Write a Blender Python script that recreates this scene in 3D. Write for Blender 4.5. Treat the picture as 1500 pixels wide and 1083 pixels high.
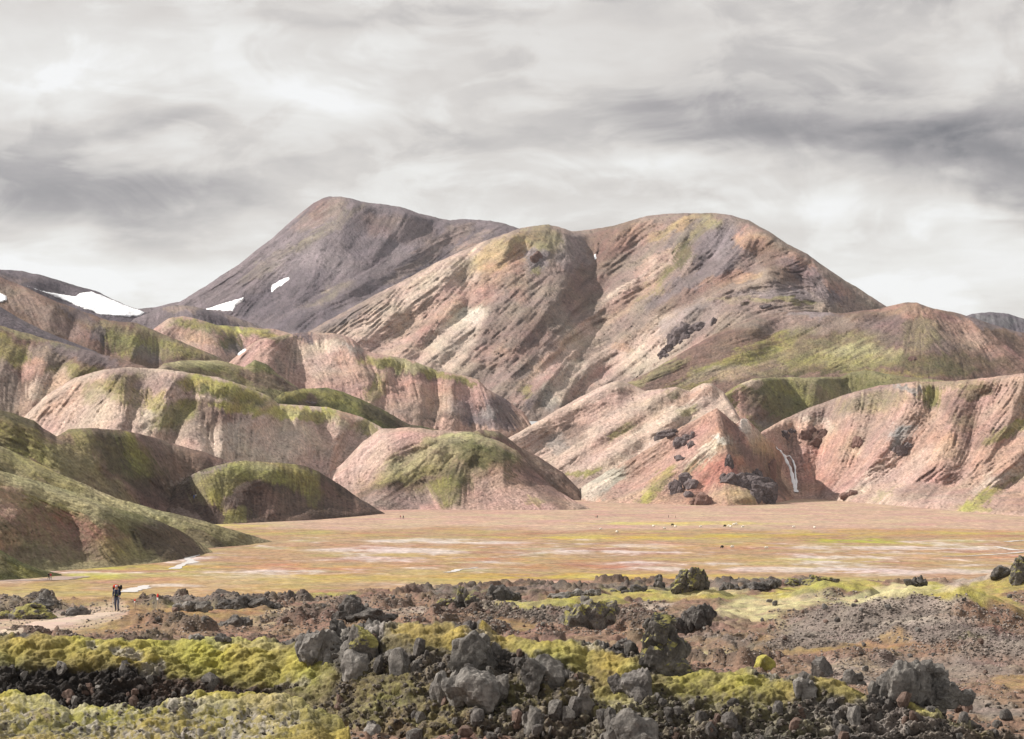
import bpy, bmesh, math, random
import numpy as np
from mathutils import Vector, Matrix, Euler

for _o in list(bpy.data.objects):
    bpy.data.objects.remove(_o)
SC = bpy.context.scene
COL = SC.collection
rng = np.random.default_rng(7)
random.seed(7)

# ------------------------------------------------------------------ camera
F, CX, HY = 3000.0, 750.0, 641.0        # focal length in photo pixels, optical column, horizon row
PLAIN_Z = -35.0
cam_d = bpy.data.cameras.new('camera')
cam_d.sensor_width = 36.0
cam_d.lens = 36.0 * F / 1500.0
cam_d.shift_y = (HY - 541.5) / 1500.0
cam_d.clip_start = 0.5
cam_d.clip_end = 40000.0
cam = bpy.data.objects.new('camera', cam_d)
cam.rotation_euler = (math.radians(90), 0, 0)
COL.objects.link(cam)
SC.camera = cam

# ------------------------------------------------------------------ sun and sky
SUN = Vector((-0.765, 0.13, 0.63)).normalized()      # direction towards the sun
sun_el = math.asin(SUN.z)
sun_az = math.atan2(SUN.x, SUN.y)
sl = bpy.data.lights.new('sun', 'SUN')
sl.energy = 5.0
sl.angle = math.radians(0.6)
sl.color = (1.0, 0.93, 0.84)
so = bpy.data.objects.new('sun', sl)
so.rotation_euler = (-SUN).to_track_quat('-Z', 'Y').to_euler()
so.location = (0, 0, 900)
COL.objects.link(so)

W = bpy.data.worlds.new('World')
SC.world = W
W.use_nodes = True
nt = W.node_tree
nt.nodes.clear()
def nd(t, **kw):
    n = nt.nodes.new(t)
    for k, v in kw.items():
        setattr(n, k, v)
    return n
def wm(op, a, b=None, c=None):
    n = nt.nodes.new('ShaderNodeMath'); n.operation = op
    for i, v in enumerate((a, b, c)):
        if v is None: continue
        if isinstance(v, (int, float)): n.inputs[i].default_value = v
        else: nt.links.new(v, n.inputs[i])
    return n.outputs[0]
tc = nd('ShaderNodeTexCoord')
sep = nd('ShaderNodeSeparateXYZ'); nt.links.new(tc.outputs['Generated'], sep.inputs[0])
dx, dy, dz = sep.outputs
zz = wm('MAXIMUM', dz, 0.0)
den = wm('ADD', zz, 0.085)
cb = nd('ShaderNodeCombineXYZ')
nt.links.new(wm('DIVIDE', dx, den), cb.inputs[0])
nt.links.new(wm('DIVIDE', dy, den), cb.inputs[1])
def wnoise(scale, detail, rough, dist=0.0, off=(0, 0, 0), sc=(1, 1, 1)):
    mp = nd('ShaderNodeMapping'); nt.links.new(cb.outputs[0], mp.inputs[0])
    mp.inputs['Location'].default_value = off; mp.inputs['Scale'].default_value = sc
    n = nd('ShaderNodeTexNoise'); nt.links.new(mp.outputs[0], n.inputs['Vector'])
    n.inputs['Scale'].default_value = scale; n.inputs['Detail'].default_value = detail
    n.inputs['Roughness'].default_value = rough; n.inputs['Distortion'].default_value = dist
    return n.outputs['Fac']
az = wm('ARCTAN2', dx, dy)
n_big = wnoise(0.75, 4, 0.5, 0.3, (1.3, 4.1, 0), (1.0, 0.85, 1))
n_fin = wnoise(7.5, 6, 0.6, 0.4, (3.3, 9.1, 0), (1.0, 0.7, 1))
def snoise(scale, detail, rough, dist, off, flat):
    mp = nd('ShaderNodeMapping'); nt.links.new(tc.outputs['Generated'], mp.inputs[0])
    mp.inputs['Location'].default_value = off; mp.inputs['Scale'].default_value = (1, 1, flat)
    n = nd('ShaderNodeTexNoise'); nt.links.new(mp.outputs[0], n.inputs['Vector'])
    n.inputs['Scale'].default_value = scale; n.inputs['Detail'].default_value = detail
    n.inputs['Roughness'].default_value = rough; n.inputs['Distortion'].default_value = dist
    return n.outputs['Fac']
n_mid = snoise(7.5, 8, 0.56, 0.5, (2.3, 1.7, 0.4), 2.6)
n_puf = snoise(15.0, 7, 0.55, 0.7, (5.3, 0.7, 1.4), 2.3)
# warped angular coordinates so that cloud edges are ragged
uw = wm('ADD', az, wm('MULTIPLY', wm('SUBTRACT', n_mid, 0.5), 0.16))
vw = wm('ADD', zz, wm('MULTIPLY', wm('SUBTRACT', n_mid, 0.5), 0.055))
vw = wm('ADD', vw, wm('MULTIPLY', wm('SUBTRACT', n_big, 0.5), 0.03))
def cloud(px, py, rx, ry, tilt=0.0, edge=0.0):
    u0 = (px - CX) / F; v0 = (HY - py) / F
    du = wm('SUBTRACT', uw, u0)
    dv = wm('SUBTRACT', wm('SUBTRACT', vw, v0), wm('MULTIPLY', du, tilt))
    a = wm('POWER', wm('DIVIDE', wm('ABSOLUTE', du), rx / F), 2.0)
    k = wm('ADD', 1.0, wm('MULTIPLY', wm('LESS_THAN', dv, 0.0), edge))
    b = wm('POWER', wm('MULTIPLY', wm('DIVIDE', wm('ABSOLUTE', dv), ry / F), k), 2.0)
    return wm('EXPONENT', wm('MULTIPLY', wm('ADD', a, b), -1.0))
base = wm('ADD', 0.685, wm('MULTIPLY', wm('SUBTRACT', n_big, 0.5), 0.22))
base = wm('ADD', base, wm('MULTIPLY', wm('SUBTRACT', n_mid, 0.5), 0.50))
puff = nd('ShaderNodeMapRange', interpolation_type='SMOOTHSTEP'); nt.links.new(n_puf, puff.inputs[0]); puff.inputs[1].default_value = 0.44; puff.inputs[2].default_value = 0.60; puff.inputs[3].default_value = -0.065; puff.inputs[4].default_value = 0.065
base = wm('ADD', base, puff.outputs[0])
base = wm('ADD', base, wm('MULTIPLY', wm('SUBTRACT', n_fin, 0.5), 0.16))
for amp, args in [
        (-0.37, (1330, 232, 430, 86, -0.12)), (-0.19, (1510, 300, 190, 62, -0.15)), (-0.12, (1250, 90, 380, 80)), (-0.10, (1000, 190, 220, 36, -.1)),
        (-0.31, (60, 312, 270, 72, 0.02)), (-0.15, (300, 345, 150, 40)), (-0.10, (100, 215, 160, 26, .1)), (0.28, (425, 160, 70, 24)),
        (0.10, (250, 110, 500, 70)), (0.15, (1300, 340, 330, 40, -0.16)), (0.14, (130, 410, 420, 46)),
        (0.10, (1420, 430, 400, 60)), (-0.13, (1040, 305, 120, 24)), (-0.12, (640, 215, 200, 30)), (-0.10, (480, 40, 200, 26)), (0.12, (900, 262, 200, 22)),
        (0.10, (760, 330, 500, 26)), (0.13, (750, 425, 1400, 55)), (-0.06, (1420, 250, 260, 40, -.12)), (-0.08, (900, 50, 500, 40)), (-.12, (1380, 320, 110, 26))]:
    base = wm('ADD', base, wm('MULTIPLY', cloud(*args, **({'edge': 0.8} if amp < 0 else {})), amp))
lum = wm('MINIMUM', wm('MAXIMUM', base, 0.06), 0.90)
ramp = nd('ShaderNodeValToRGB'); nt.links.new(lum, ramp.inputs[0])
cr = ramp.color_ramp
cr.elements[0].position = 0.05; cr.elements[0].color = (0.15, 0.145, 0.155, 1)
cr.elements[1].position = 0.92; cr.elements[1].color = (0.90, 0.90, 0.895, 1)
e = cr.elements.new(0.38); e.color = (0.40, 0.375, 0.37, 1)
e = cr.elements.new(0.62); e.color = (0.665, 0.63, 0.595, 1)
e = cr.elements.new(0.78); e.color = (0.80, 0.785, 0.755, 1)
sky = nd('ShaderNodeTexSky', sky_type='NISHITA')
sky.sun_disc = False
sky.sun_elevation = sun_el
sky.sun_rotation = sun_az
sky.altitude = 600
skm = nd('ShaderNodeMixRGB', blend_type='MULTIPLY'); skm.inputs[0].default_value = 1
nt.links.new(sky.outputs[0], skm.inputs[1]); skm.inputs[2].default_value = (0.10, 0.10, 0.10, 1)
mix = nd('ShaderNodeMixRGB'); mix.inputs[0].default_value = 0.93      # cloud cover
nt.links.new(skm.outputs[0], mix.inputs[1]); nt.links.new(ramp.outputs[0], mix.inputs[2])
bg = nd('ShaderNodeBackground'); nt.links.new(mix.outputs[0], bg.inputs[0]); bg.inputs[1].default_value = 0.78
wo = nd('ShaderNodeOutputWorld'); nt.links.new(bg.outputs[0], wo.inputs[0])

SC.view_settings.view_transform = 'Standard'
SC.view_settings.look = 'None'
SC.view_settings.exposure = 0.48
SC.view_settings.gamma = 1.0
SC.view_settings.use_curve_mapping = False
SC.render.engine = 'CYCLES'
SC.cycles.max_bounces = 4
SC.cycles.diffuse_bounces = 2
SC.cycles.use_denoising = True

# ------------------------------------------------------------------ numpy noise
def _hash(ix, iy, iz, seed):
    h = (ix.astype(np.int64) * 374761393 + iy.astype(np.int64) * 668265263 + iz * 2147483647 + seed * 974634777) & 0xFFFFFFFF
    h = ((h ^ (h >> 13)) * 1274126177) & 0xFFFFFFFF
    return (h ^ (h >> 16)) & 0xFFFFFFFF
def perlin2(x, y, seed=0):
    x = np.asarray(x, float); y = np.asarray(y, float)
    ix = np.floor(x).astype(np.int64); iy = np.floor(y).astype(np.int64)
    fx = x - ix; fy = y - iy
    u = fx * fx * fx * (fx * (fx * 6 - 15) + 10); v = fy * fy * fy * (fy * (fy * 6 - 15) + 10)
    def g(a, b, px_, py_):
        t = _hash(a, b, 0, seed) * (2 * math.pi / 4294967296.0)
        return np.cos(t) * px_ + np.sin(t) * py_
    n00 = g(ix, iy, fx, fy); n10 = g(ix + 1, iy, fx - 1, fy)
    n01 = g(ix, iy + 1, fx, fy - 1); n11 = g(ix + 1, iy + 1, fx - 1, fy - 1)
    a = n00 + u * (n10 - n00); b = n01 + u * (n11 - n01)
    return (a + v * (b - a)) * 1.5
def fbm2(x, y, oct=4, seed=0, gain=0.5):
    s = 0; a = 1; t = 0
    for i in range(oct):
        s = s + a * perlin2(x * 2 ** i, y * 2 ** i, seed + i * 17); t += a; a *= gain
    return s / t * 1.4
def vnoise3(x, y, z, seed=0):
    ix = np.floor(x).astype(np.int64); iy = np.floor(y).astype(np.int64); iz = np.floor(z).astype(np.int64)
    fx = x - ix; fy = y - iy; fz = z - iz
    u = fx * fx * (3 - 2 * fx); v = fy * fy * (3 - 2 * fy); w = fz * fz * (3 - 2 * fz)
    def h(a, b, c): return _hash(ix + a, iy + b, iz + c, seed) / 2147483648.0 - 1
    def lx(b, c): p = h(0, b, c); return p + u * (h(1, b, c) - p)
    def ly(c): p = lx(0, c); return p + v * (lx(1, c) - p)
    p = ly(0); return p + w * (ly(1) - p)
def fbm3(x, y, z, oct=3, seed=0):
    s = 0; a = 1; t = 0
    for i in range(oct):
        f = 2 ** i
        s = s + a * vnoise3(x * f + i * 3.1, y * f + i * 1.7, z * f, seed + i); t += a; a *= 0.5
    return s / t
def worley2(x, y, seed=0):
    ix = np.floor(x).astype(np.int64); iy = np.floor(y).astype(np.int64)
    f1 = np.full(np.shape(x), 9.0); f2 = np.full(np.shape(x), 9.0); cid = np.zeros(np.shape(x))
    for a in (-1, 0, 1):
        for b in (-1, 0, 1):
            hx = _hash(ix + a, iy + b, 1, seed) / 4294967296.0; hy = _hash(ix + a, iy + b, 2, seed) / 4294967296.0
            d = np.hypot(ix + a + hx - x, iy + b + hy - y)
            nw = d < f1
            f2 = np.where(nw, f1, np.minimum(f2, d)); cid = np.where(nw, hx + 7 * hy, cid); f1 = np.minimum(f1, d)
    return f1, f2, cid % 1
def sstep(a, b, x):
    t = np.clip((x - a) / (b - a), 0, 1); return t * t * (3 - 2 * t)
def gauss1(a, s):
    r = int(3 * s) + 1; k = np.exp(-0.5 * (np.arange(-r, r + 1) / s) ** 2); k /= k.sum()
    return np.convolve(np.pad(a, r, mode='edge'), k, 'valid')
def blur2(a, s, ax):
    r = int(3 * s) + 1; k = np.exp(-0.5 * (np.arange(-r, r + 1) / s) ** 2); k /= k.sum()
    pad = [(0, 0), (0, 0)]; pad[ax] = (r, r); p = np.pad(a, pad, mode='edge'); out = 0
    n = a.shape[ax]
    for i, w in enumerate(k):
        out = out + w * (p[i:i + n] if ax == 0 else p[:, i:i + n])
    return out
def poly_dist(X, Y, lines):
    """distance to the nearest of several polylines and that line's direction angle"""
    D = np.full(X.shape, 1e6); C2 = np.zeros(X.shape); S2 = np.zeros(X.shape)
    for ln in lines:
        for (x0, y0), (x1, y1) in zip(ln[:-1], ln[1:]):
            ex, ey = x1 - x0, y1 - y0; L2 = ex * ex + ey * ey + 1e-9
            t = np.clip(((X - x0) * ex + (Y - y0) * ey) / L2, 0, 1)
            d = np.hypot(X - x0 - t * ex, Y - y0 - t * ey)
            D = np.minimum(D, d)
            a = 2 * math.atan2(ey, ex); w = math.sqrt(L2) / (d * d + 120.0) ** 1.5
            C2 += w * math.cos(a); S2 += w * math.sin(a)
    return D, C2, S2
def P2W(px, py, d):
    return ((px - CX) / F * d, d, (HY - py) / F * d)

# ------------------------------------------------------------------ materials
MATS = {}
def new_mat(name):
    m = bpy.data.materials.new(name); m.use_nodes = True
    t = m.node_tree; b = t.nodes['Principled BSDF']
    b.inputs['Roughness'].default_value = 0.95
    b.inputs['Specular IOR Level'].default_value = 0.12
    MATS[name] = m
    return m, t, b
def N(t, typ, **kw):
    n = t.nodes.new(typ)
    for k, v in kw.items(): setattr(n, k, v)
    return n
def tnoise(t, scale, detail=4, rough=0.55, vec=None, dist=0.0):
    n = N(t, 'ShaderNodeTexNoise')
    n.inputs['Scale'].default_value = scale; n.inputs['Detail'].default_value = detail
    n.inputs['Roughness'].default_value = rough; n.inputs['Distortion'].default_value = dist
    if vec is None:
        vec = N(t, 'ShaderNodeTexCoord').outputs['Object']
    t.links.new(vec, n.inputs['Vector'])
    return n.outputs['Fac']
def maprange(t, v, a, b, c, d):
    n = N(t, 'ShaderNodeMapRange'); t.links.new(v, n.inputs[0])
    for i, x in enumerate((a, b, c, d)): n.inputs[i + 1].default_value = x
    return n.outputs[0]
def mul_color(t, col, fac):
    n = N(t, 'ShaderNodeVectorMath', operation='SCALE'); t.links.new(col, n.inputs[0]); t.links.new(fac, n.inputs['Scale'])
    return n.outputs[0]
def bumpn(t, b, h, strength, dist):
    n = N(t, 'ShaderNodeBump'); n.inputs['Strength'].default_value = strength; n.inputs['Distance'].default_value = dist
    t.links.new(h, n.inputs['Height']); t.links.new(n.outputs[0], b.inputs['Normal'])
def earth_mat(name, s1, s2, amp1, amp2, bump, bdist, bs=None, warm=0.06):
    """soil colour attribute broken up by two noises; fine relief by bump"""
    m, t, b = new_mat(name)
    at = N(t, 'ShaderNodeAttribute', attribute_name='Col')
    n1 = tnoise(t, s1, 5, 0.6); n2 = tnoise(t, s2, 3, 0.6)
    c = mul_color(t, at.outputs['Color'], maprange(t, n1, 0.3, 0.7, 1 - amp1, 1 + amp1))
    c = mul_color(t, c, maprange(t, n2, 0.3, 0.7, 1 - amp2, 1 + amp2))
    hs = N(t, 'ShaderNodeHueSaturation'); t.links.new(c, hs.inputs['Color'])
    n3 = tnoise(t, s1 * 0.37, 3, 0.5)
    t.links.new(maprange(t, n3, 0.3, 0.7, 0.5 - warm * 0.35, 0.5 + warm * 0.35), hs.inputs['Hue'])
    t.links.new(maprange(t, n1, 0.3, 0.7, 0.9, 1.12), hs.inputs['Saturation'])
    t.links.new(hs.outputs[0], b.inputs['Base Color'])
    nb = tnoise(t, bs or s2, 6, 0.65)
    bumpn(t, b, nb, bump, bdist)
    return m
earth_mat('hill_soil', 0.08, 0.7, 0.16, 0.30, 1.0, 2.4, 0.32)
earth_mat('lava_ground', 0.9, 9.0, 0.22, 0.34, 0.9, 0.10, 7.0, 0.07)
earth_mat('plain_soil', 0.12, 0.7, 0.16, 0.36, 0.8, 0.4, 0.9, 0.08)

def make_obj(name, verts, faces_q, mat, cols=None, smooth=True, parent=None):
    me = bpy.data.meshes.new(name)
    verts = np.asarray(verts, np.float32); fq = np.asarray(faces_q, np.int32)
    me.vertices.add(len(verts)); me.vertices.foreach_set('co', verts.ravel())
    k = fq.shape[1]
    me.loops.add(fq.size); me.loops.foreach_set('vertex_index', fq.ravel())
    me.polygons.add(len(fq))
    me.polygons.foreach_set('loop_start', np.arange(0, fq.size, k, dtype=np.int32))
    me.polygons.foreach_set('loop_total', np.full(len(fq), k, np.int32))
    me.polygons.foreach_set('use_smooth', np.full(len(fq), smooth, bool))
    me.update(calc_edges=True)
    if cols is not None:
        a = me.color_attributes.new('Col', 'FLOAT_COLOR', 'POINT')
        c4 = np.ones((len(verts), 4), np.float32); c4[:, :3] = cols
        a.data.foreach_set('color', c4.ravel())
    if mat: me.materials.append(MATS[mat] if isinstance(mat, str) else mat)
    o = bpy.data.objects.new(name, me); COL.objects.link(o)
    if parent: o.parent = parent
    return o
def grid_faces(nr, nc):
    i = np.arange(nr * nc).reshape(nr, nc)
    return np.stack([i[:-1, :-1], i[:-1, 1:], i[1:, 1:], i[1:, :-1]], -1).reshape(-1, 4)
def tag(o, label=None, cat=None, group=None, kind=None):
    if label: o['label'] = label
    if cat: o['category'] = cat
    if group: o['group'] = group
    if kind: o['kind'] = kind
    return o

# soil, moss and rock colours (linear); the darker ones also paint shaded faces
C = dict(
    scoria=(.128,.110,.126), scoria2=(.188,.158,.170), lilac=(.275,.237,.25), brown=(.205,.140,.115), dkbrown=(.115,.080,.066),
    taupe=(.30,.235,.205), pink=(.47,.325,.275), pinkc=(.56,.43,.365), cream=(.63,.53,.44), white=(.68,.63,.57), salmon=(.47,.305,.24),
    orange=(.48,.32,.22), red=(.42,.215,.165), dkred=(.23,.13,.11), rose=(.49,.32,.275), ochre=(.47,.36,.20), olive=(.27,.235,.135),
    moss=(.27,.25,.095), mossb=(.43,.39,.13), mossd=(.115,.113,.05), mossp=(.40,.365,.21), grey=(.30,.285,.275), bluegrey=(.33,.34,.335),
    black=(.035,.032,.034), rock=(.115,.105,.10), mint=(.43,.42,.36))
def E(c, x, y, rx, ry, rot=0, s=1.0, p=0.0): return ('e', c, x, y, rx, ry, rot, s, p)
def LN(c, pts, w, s=1.0, p=0.0): return ('l', c, pts, w, s, p)

S_ARR = np.arange(-260, 1761, 2.0)
SKYL = np.full(S_ARR.shape, 765.0)            # highest crest so far in each column
RIMD = np.full(S_ARR.shape, 105000.0 / 94.0)  # and how far away that crest is
LAYERS = {}
DEBUG = False
def lic(X, Y, TH, cell, length, steps, seed):
    s = perlin2(X / cell, Y / cell, seed) * 1.0
    for sg in (1, -1):
        x, y = X.copy(), Y.copy(); h = length / steps
        for k in range(steps):
            x = x + sg * h * np.cos(TH); y = y + sg * h * np.sin(TH)
            s += perlin2(x / cell, y / cell, seed) * (1 - (k + 1) / (steps + 1))
    return s / (s.std() + 1e-6)

def paint(X, Y, base, strokes, st_f, st_c, seed, warp=10.0, streak=3.0):
    col = np.empty(X.shape + (3,)); col[:] = C[base]
    wx = warp * fbm2(X / 28, Y / 28, 4, seed + 5) + streak * st_f
    wy = warp * 0.8 * fbm2(X / 28 + 50, Y / 28, 4, seed + 6) + streak * 0.5 * st_c
    Xw, Yw = X + wx, Y + wy
    pn = fbm2(X / 13, Y / 9, 4, seed + 9) + 0.35 * st_f + 0.25 * st_c
    for s in strokes:
        if s[0] == 'e':
            _, c, cx, cy, rx, ry, rot, k, p = s
            a = math.radians(rot); ca, sa = math.cos(a), math.sin(a)
            u = ((Xw - cx) * ca + (Yw - cy) * sa) / rx; v = (-(Xw - cx) * sa + (Yw - cy) * ca) / ry
            r = np.sqrt(u * u + v * v)
            m = 1 - sstep(0.72, 1.18, r)
        else:
            _, c, pts, w, k, p = s
            D, _, _ = poly_dist(Xw, Yw, [pts])
            m = 1 - sstep(0.55, 1.2, D / w)
        if p > 0:
            m = m * (1 - p + p * sstep(-0.18, 0.22, pn))
        m = (m * k)[..., None]
        col = col * (1 - m) + np.array(C[c]) * m
    return col

def layer(name, top, base, strokes=(), bot=None, ridges=(), gullies=(), k=0.75, slope=29, rnd=14, db0=None,
          step=2.0, rill=1.0, rough=1.0, seed=None, wmax=90, mat='hill_soil', flow=None, drop=22, objname='hill', maxrow=None, toe=0.75, lump=None, back=30, pz=None, skyline=True, iso=False, albedo=0.80, turn=None, dense=1.0):
    global SKYL, RIMD
    seed = seed if seed is not None else (len(LAYERS) * 37 + 11)
    tx = [p[0] for p in top]; ty = [p[1] for p in top]
    x0, x1 = max(tx[0], -258), min(tx[-1], 1758)
    px = np.arange(x0, x1 + step, step); px[-1] = x1
    T = np.interp(px, tx, ty)
    T = T + (fbm2(px / 26, px * 0 + seed, 3, seed) * 1.1 + perlin2(px / 5.0, px * 0 + seed, seed + 2) * 0.35) * rough
    if bot is not None:
        B = np.interp(px, [p[0] for p in bot], [p[1] for p in bot])
        if len(bot[0]) == 3:
            db = np.interp(px, [p[0] for p in bot], [p[2] for p in bot])
        else:
            db = F * -PLAIN_Z / (B - HY)
    else:
        S = np.interp(px, S_ARR, SKYL); R = np.interp(px, S_ARR, RIMD)
        db = gauss1(np.interp(px, [p[0] for p in db0], [p[1] for p in db0]), 20)
        B = np.minimum(np.maximum(S, T), T + 260) + drop
        r = int(70 / step); B = gauss1(np.max([np.pad(B, r, mode='edge')[i:i + len(B)] for i in range(0, 2 * r + 1, 3)], axis=0), 45 / step)
    B = np.maximum(B, T + 0.5)
    H = (B - T).max()
    nv = max(8, int(H / step * dense) + 1)
    v = np.linspace(0, 1, nv)[:, None]
    PX = np.repeat(px[None, :], nv, 0); PY = B[None, :] + (T - B)[None, :] * v
    # slope profile
    hpx = (B - T)[None, :]
    dist_top = (1 - v) * hpx; dist_bot = v * hpx
    rr = np.minimum(rnd, hpx * 0.45) + 1e-3
    tl = math.tan(math.radians(slope))
    mod = 1 + 0.18 * fbm2(PX / 70, PY / 50, 2, seed + 40)
    if maxrow is None: maxrow = 0.10
    tan_s = tl * mod * (1 - (1 - maxrow / tl) * (1 - sstep(0, 1, dist_top / rr)) ** 1.5) * (toe + (1 - toe) * sstep(0, 25, dist_bot))
    e = (HY - PY) / F
    D = np.empty(PX.shape); D[0] = db
    for i in range(1, nv):
        dl = (PY[i - 1] - PY[i]) / F
        dd = D[i - 1] * dl / np.maximum(tan_s[i] - e[i], 0.045)
        D[i] = D[i - 1] + dd
    D = blur2(D, 6 / step, 1)
    if turn is not None:
        tr_ = gauss1(np.interp(px, [p[0] for p in turn], [p[1] for p in turn]), 14)
        D = D + tr_[None, :] * (sstep(0, 40, dist_bot) if bot is not None else 1.0)
    # flow field from the traced ridge and gully lines
    Dr, c1, s1 = poly_dist(PX, PY, ridges) if ridges else (None, 0, 0)
    Dg, c2, s2 = poly_dist(PX, PY, gullies) if gullies else (None, 0, 0)
    if ridges or gullies:
        TH = 0.5 * np.arctan2(s1 + s2, c1 + c2)
    else:
        TH = np.full(PX.shape, math.radians(flow if flow is not None else 90))
    if flow is not None: TH = np.full(PX.shape, math.radians(flow))
    TH = TH + 0.35 * fbm2(PX / 60, PY / 60, 2, seed + 3)
    if iso:
        st_f = fbm2(PX / 6, PY / 5, 3, seed + 1) * 2; st_c = fbm2(PX / 16, PY / 13, 3, seed + 2) * 2
    else:
        st_f = lic(PX, PY, TH, 2.6, 22, 8, seed + 1)
        st_c = lic(PX, PY, TH, 7.0, 55, 10, seed + 2)
    m_px = D / F                                         # metres per pixel at that depth
    relief = np.zeros(PX.shape)
    if ridges and gullies:
        wob = 2.5 * fbm2(PX / 22, PY / 22, 3, seed + 8)
        Dr2 = np.maximum(Dr + wob, 0) ; Dg2 = np.maximum(Dg - wob * 0.5, 0)
        Wd = Dr2 + Dg2 + 2.0
        relief = -1.25 * k * np.minimum(Wd, wmax) * (Dg2 / Wd - 0.5) * m_px
        relief = blur2(blur2(relief, 1.5 / step, 0), 1.5 / step, 1)
    fade = sstep(0, 14, dist_bot) if (bot is not None and pz is None) else 1.0
    fade2 = 0.35 + 0.65 * sstep(0, 10, dist_top)
    relief = relief + rill * m_px * (1.5 * np.abs(st_c) + 0.5 * np.abs(st_f) - 1.6 + 5.0 * fbm2(PX / 34, PY / 26, 5, seed + 4, 0.55)) * fade2
    D = D + relief * fade
    cols = paint(PX, PY, base, strokes, st_f, st_c, seed)
    spk = sstep(0.36, 0.72, fbm2(PX / 5.5, PY / 4.5, 3, seed + 33, .6) + 0.25 * fbm2(PX / 60, PY / 50, 2, seed + 34)) * (0 if iso else 1)
    cols = cols * (1 - 0.52 * spk[..., None])
    var = np.exp(0.17 * fbm2(PX / 3.2, PY / 2.6, 2, seed + 35) + 0.065 * st_f + 0.06 * st_c + 0.15 * fbm2(PX / 20, PY / 14, 3, seed + 21))
    cols = np.clip(cols * var[..., None] * albedo, 0.01, 0.85)
    X = (PX - CX) / F * D; Y = D.copy(); Z = (HY - PY) / F * D
    if lump is not None:
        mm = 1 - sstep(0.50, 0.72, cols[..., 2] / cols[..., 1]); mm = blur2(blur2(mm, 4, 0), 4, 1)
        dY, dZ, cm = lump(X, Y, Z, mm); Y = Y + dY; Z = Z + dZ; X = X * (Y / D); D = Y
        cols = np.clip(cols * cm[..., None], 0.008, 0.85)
    # the far side: falls away behind the crest
    nb = 9; off = np.array([0.05, 0.14, 0.28, 0.45, 0.8, 1.5, 2.6, 4.2, 6.5]) * (back)
    tb = math.tan(math.radians(32)); bx = []; by = []; bz = []
    for q in off:
        d2 = D[-1] + q
        bx.append((px - CX) / F * d2); by.append(d2)
        bz.append(Z[-1] - tb * (np.sqrt(q * q + (back * 0.5) ** 2) - back * 0.5) )
    X = np.vstack([X] + [a[None] for a in bx]); Y = np.vstack([Y] + [a[None] for a in by]); Z = np.vstack([Z] + [a[None] for a in bz])
    cols = np.concatenate([cols] + [cols[-1:]] * nb, 0)
    vs = np.stack([X, Y, Z], -1).reshape(-1, 3)
    o = make_obj(objname, vs, grid_faces(nv + nb, len(px))[:, ::-1], mat, cols.reshape(-1, 3))
    tag(o, kind='structure')
    LAYERS[name] = dict(px=px, T=T, B=B, D=D, PY=PY, obj=o)
    if skyline and bot is None and DEBUG:
        Sx = np.interp(px, S_ARR, SKYL); Rx = np.interp(px, S_ARR, RIMD); mg = []
        for i in range(0, len(px), 5):
            if T[i] < Sx[i] < B[i]: mg.append((float(np.interp(-Sx[i], -PY[:, i], D[:nv, i])) - Rx[i], px[i]))
        if mg: print('DBG margin', name, min(mg), max(mg))
    if skyline:
        Tn = np.interp(S_ARR, px, T, left=1e6, right=1e6); Dn = np.interp(S_ARR, px, D[-1])
        up = Tn < SKYL
        SKYL = np.where(up, Tn, SKYL); RIMD = np.where(up, Dn, RIMD)
    return o
def depth_at(x, y, names=None):
    best = 1e9; who = None
    for n, L in LAYERS.items():
        if names and n not in names: continue
        px = L['px']
        if x < px[0] or x > px[-1]: continue
        i = min(len(px) - 2, max(0, int(np.searchsorted(px, x)) - 1)); f = (x - px[i]) / (px[i + 1] - px[i])
        T = L['T'][i] * (1 - f) + L['T'][i + 1] * f; B = L['B'][i] * (1 - f) + L['B'][i + 1] * f
        if y < T - 0.01 or y > B: continue
        colD = L['D'][:, i] * (1 - f) + L['D'][:, i + 1] * f; colY = L['PY'][:, i] * (1 - f) + L['PY'][:, i + 1] * f
        d = float(np.interp(-y, -colY, colD))
        if d < best: best = d; who = n
    if best > 1e8 and y > HY + 5:
        best = F * -PLAIN_Z / (y - HY); who = 'plain'
    return best, who
def at_px(x, y, names=None, off=0.0):
    d, w = depth_at(x, y, names)
    d = d - off
    return Vector(P2W(x, y, d)), d

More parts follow.
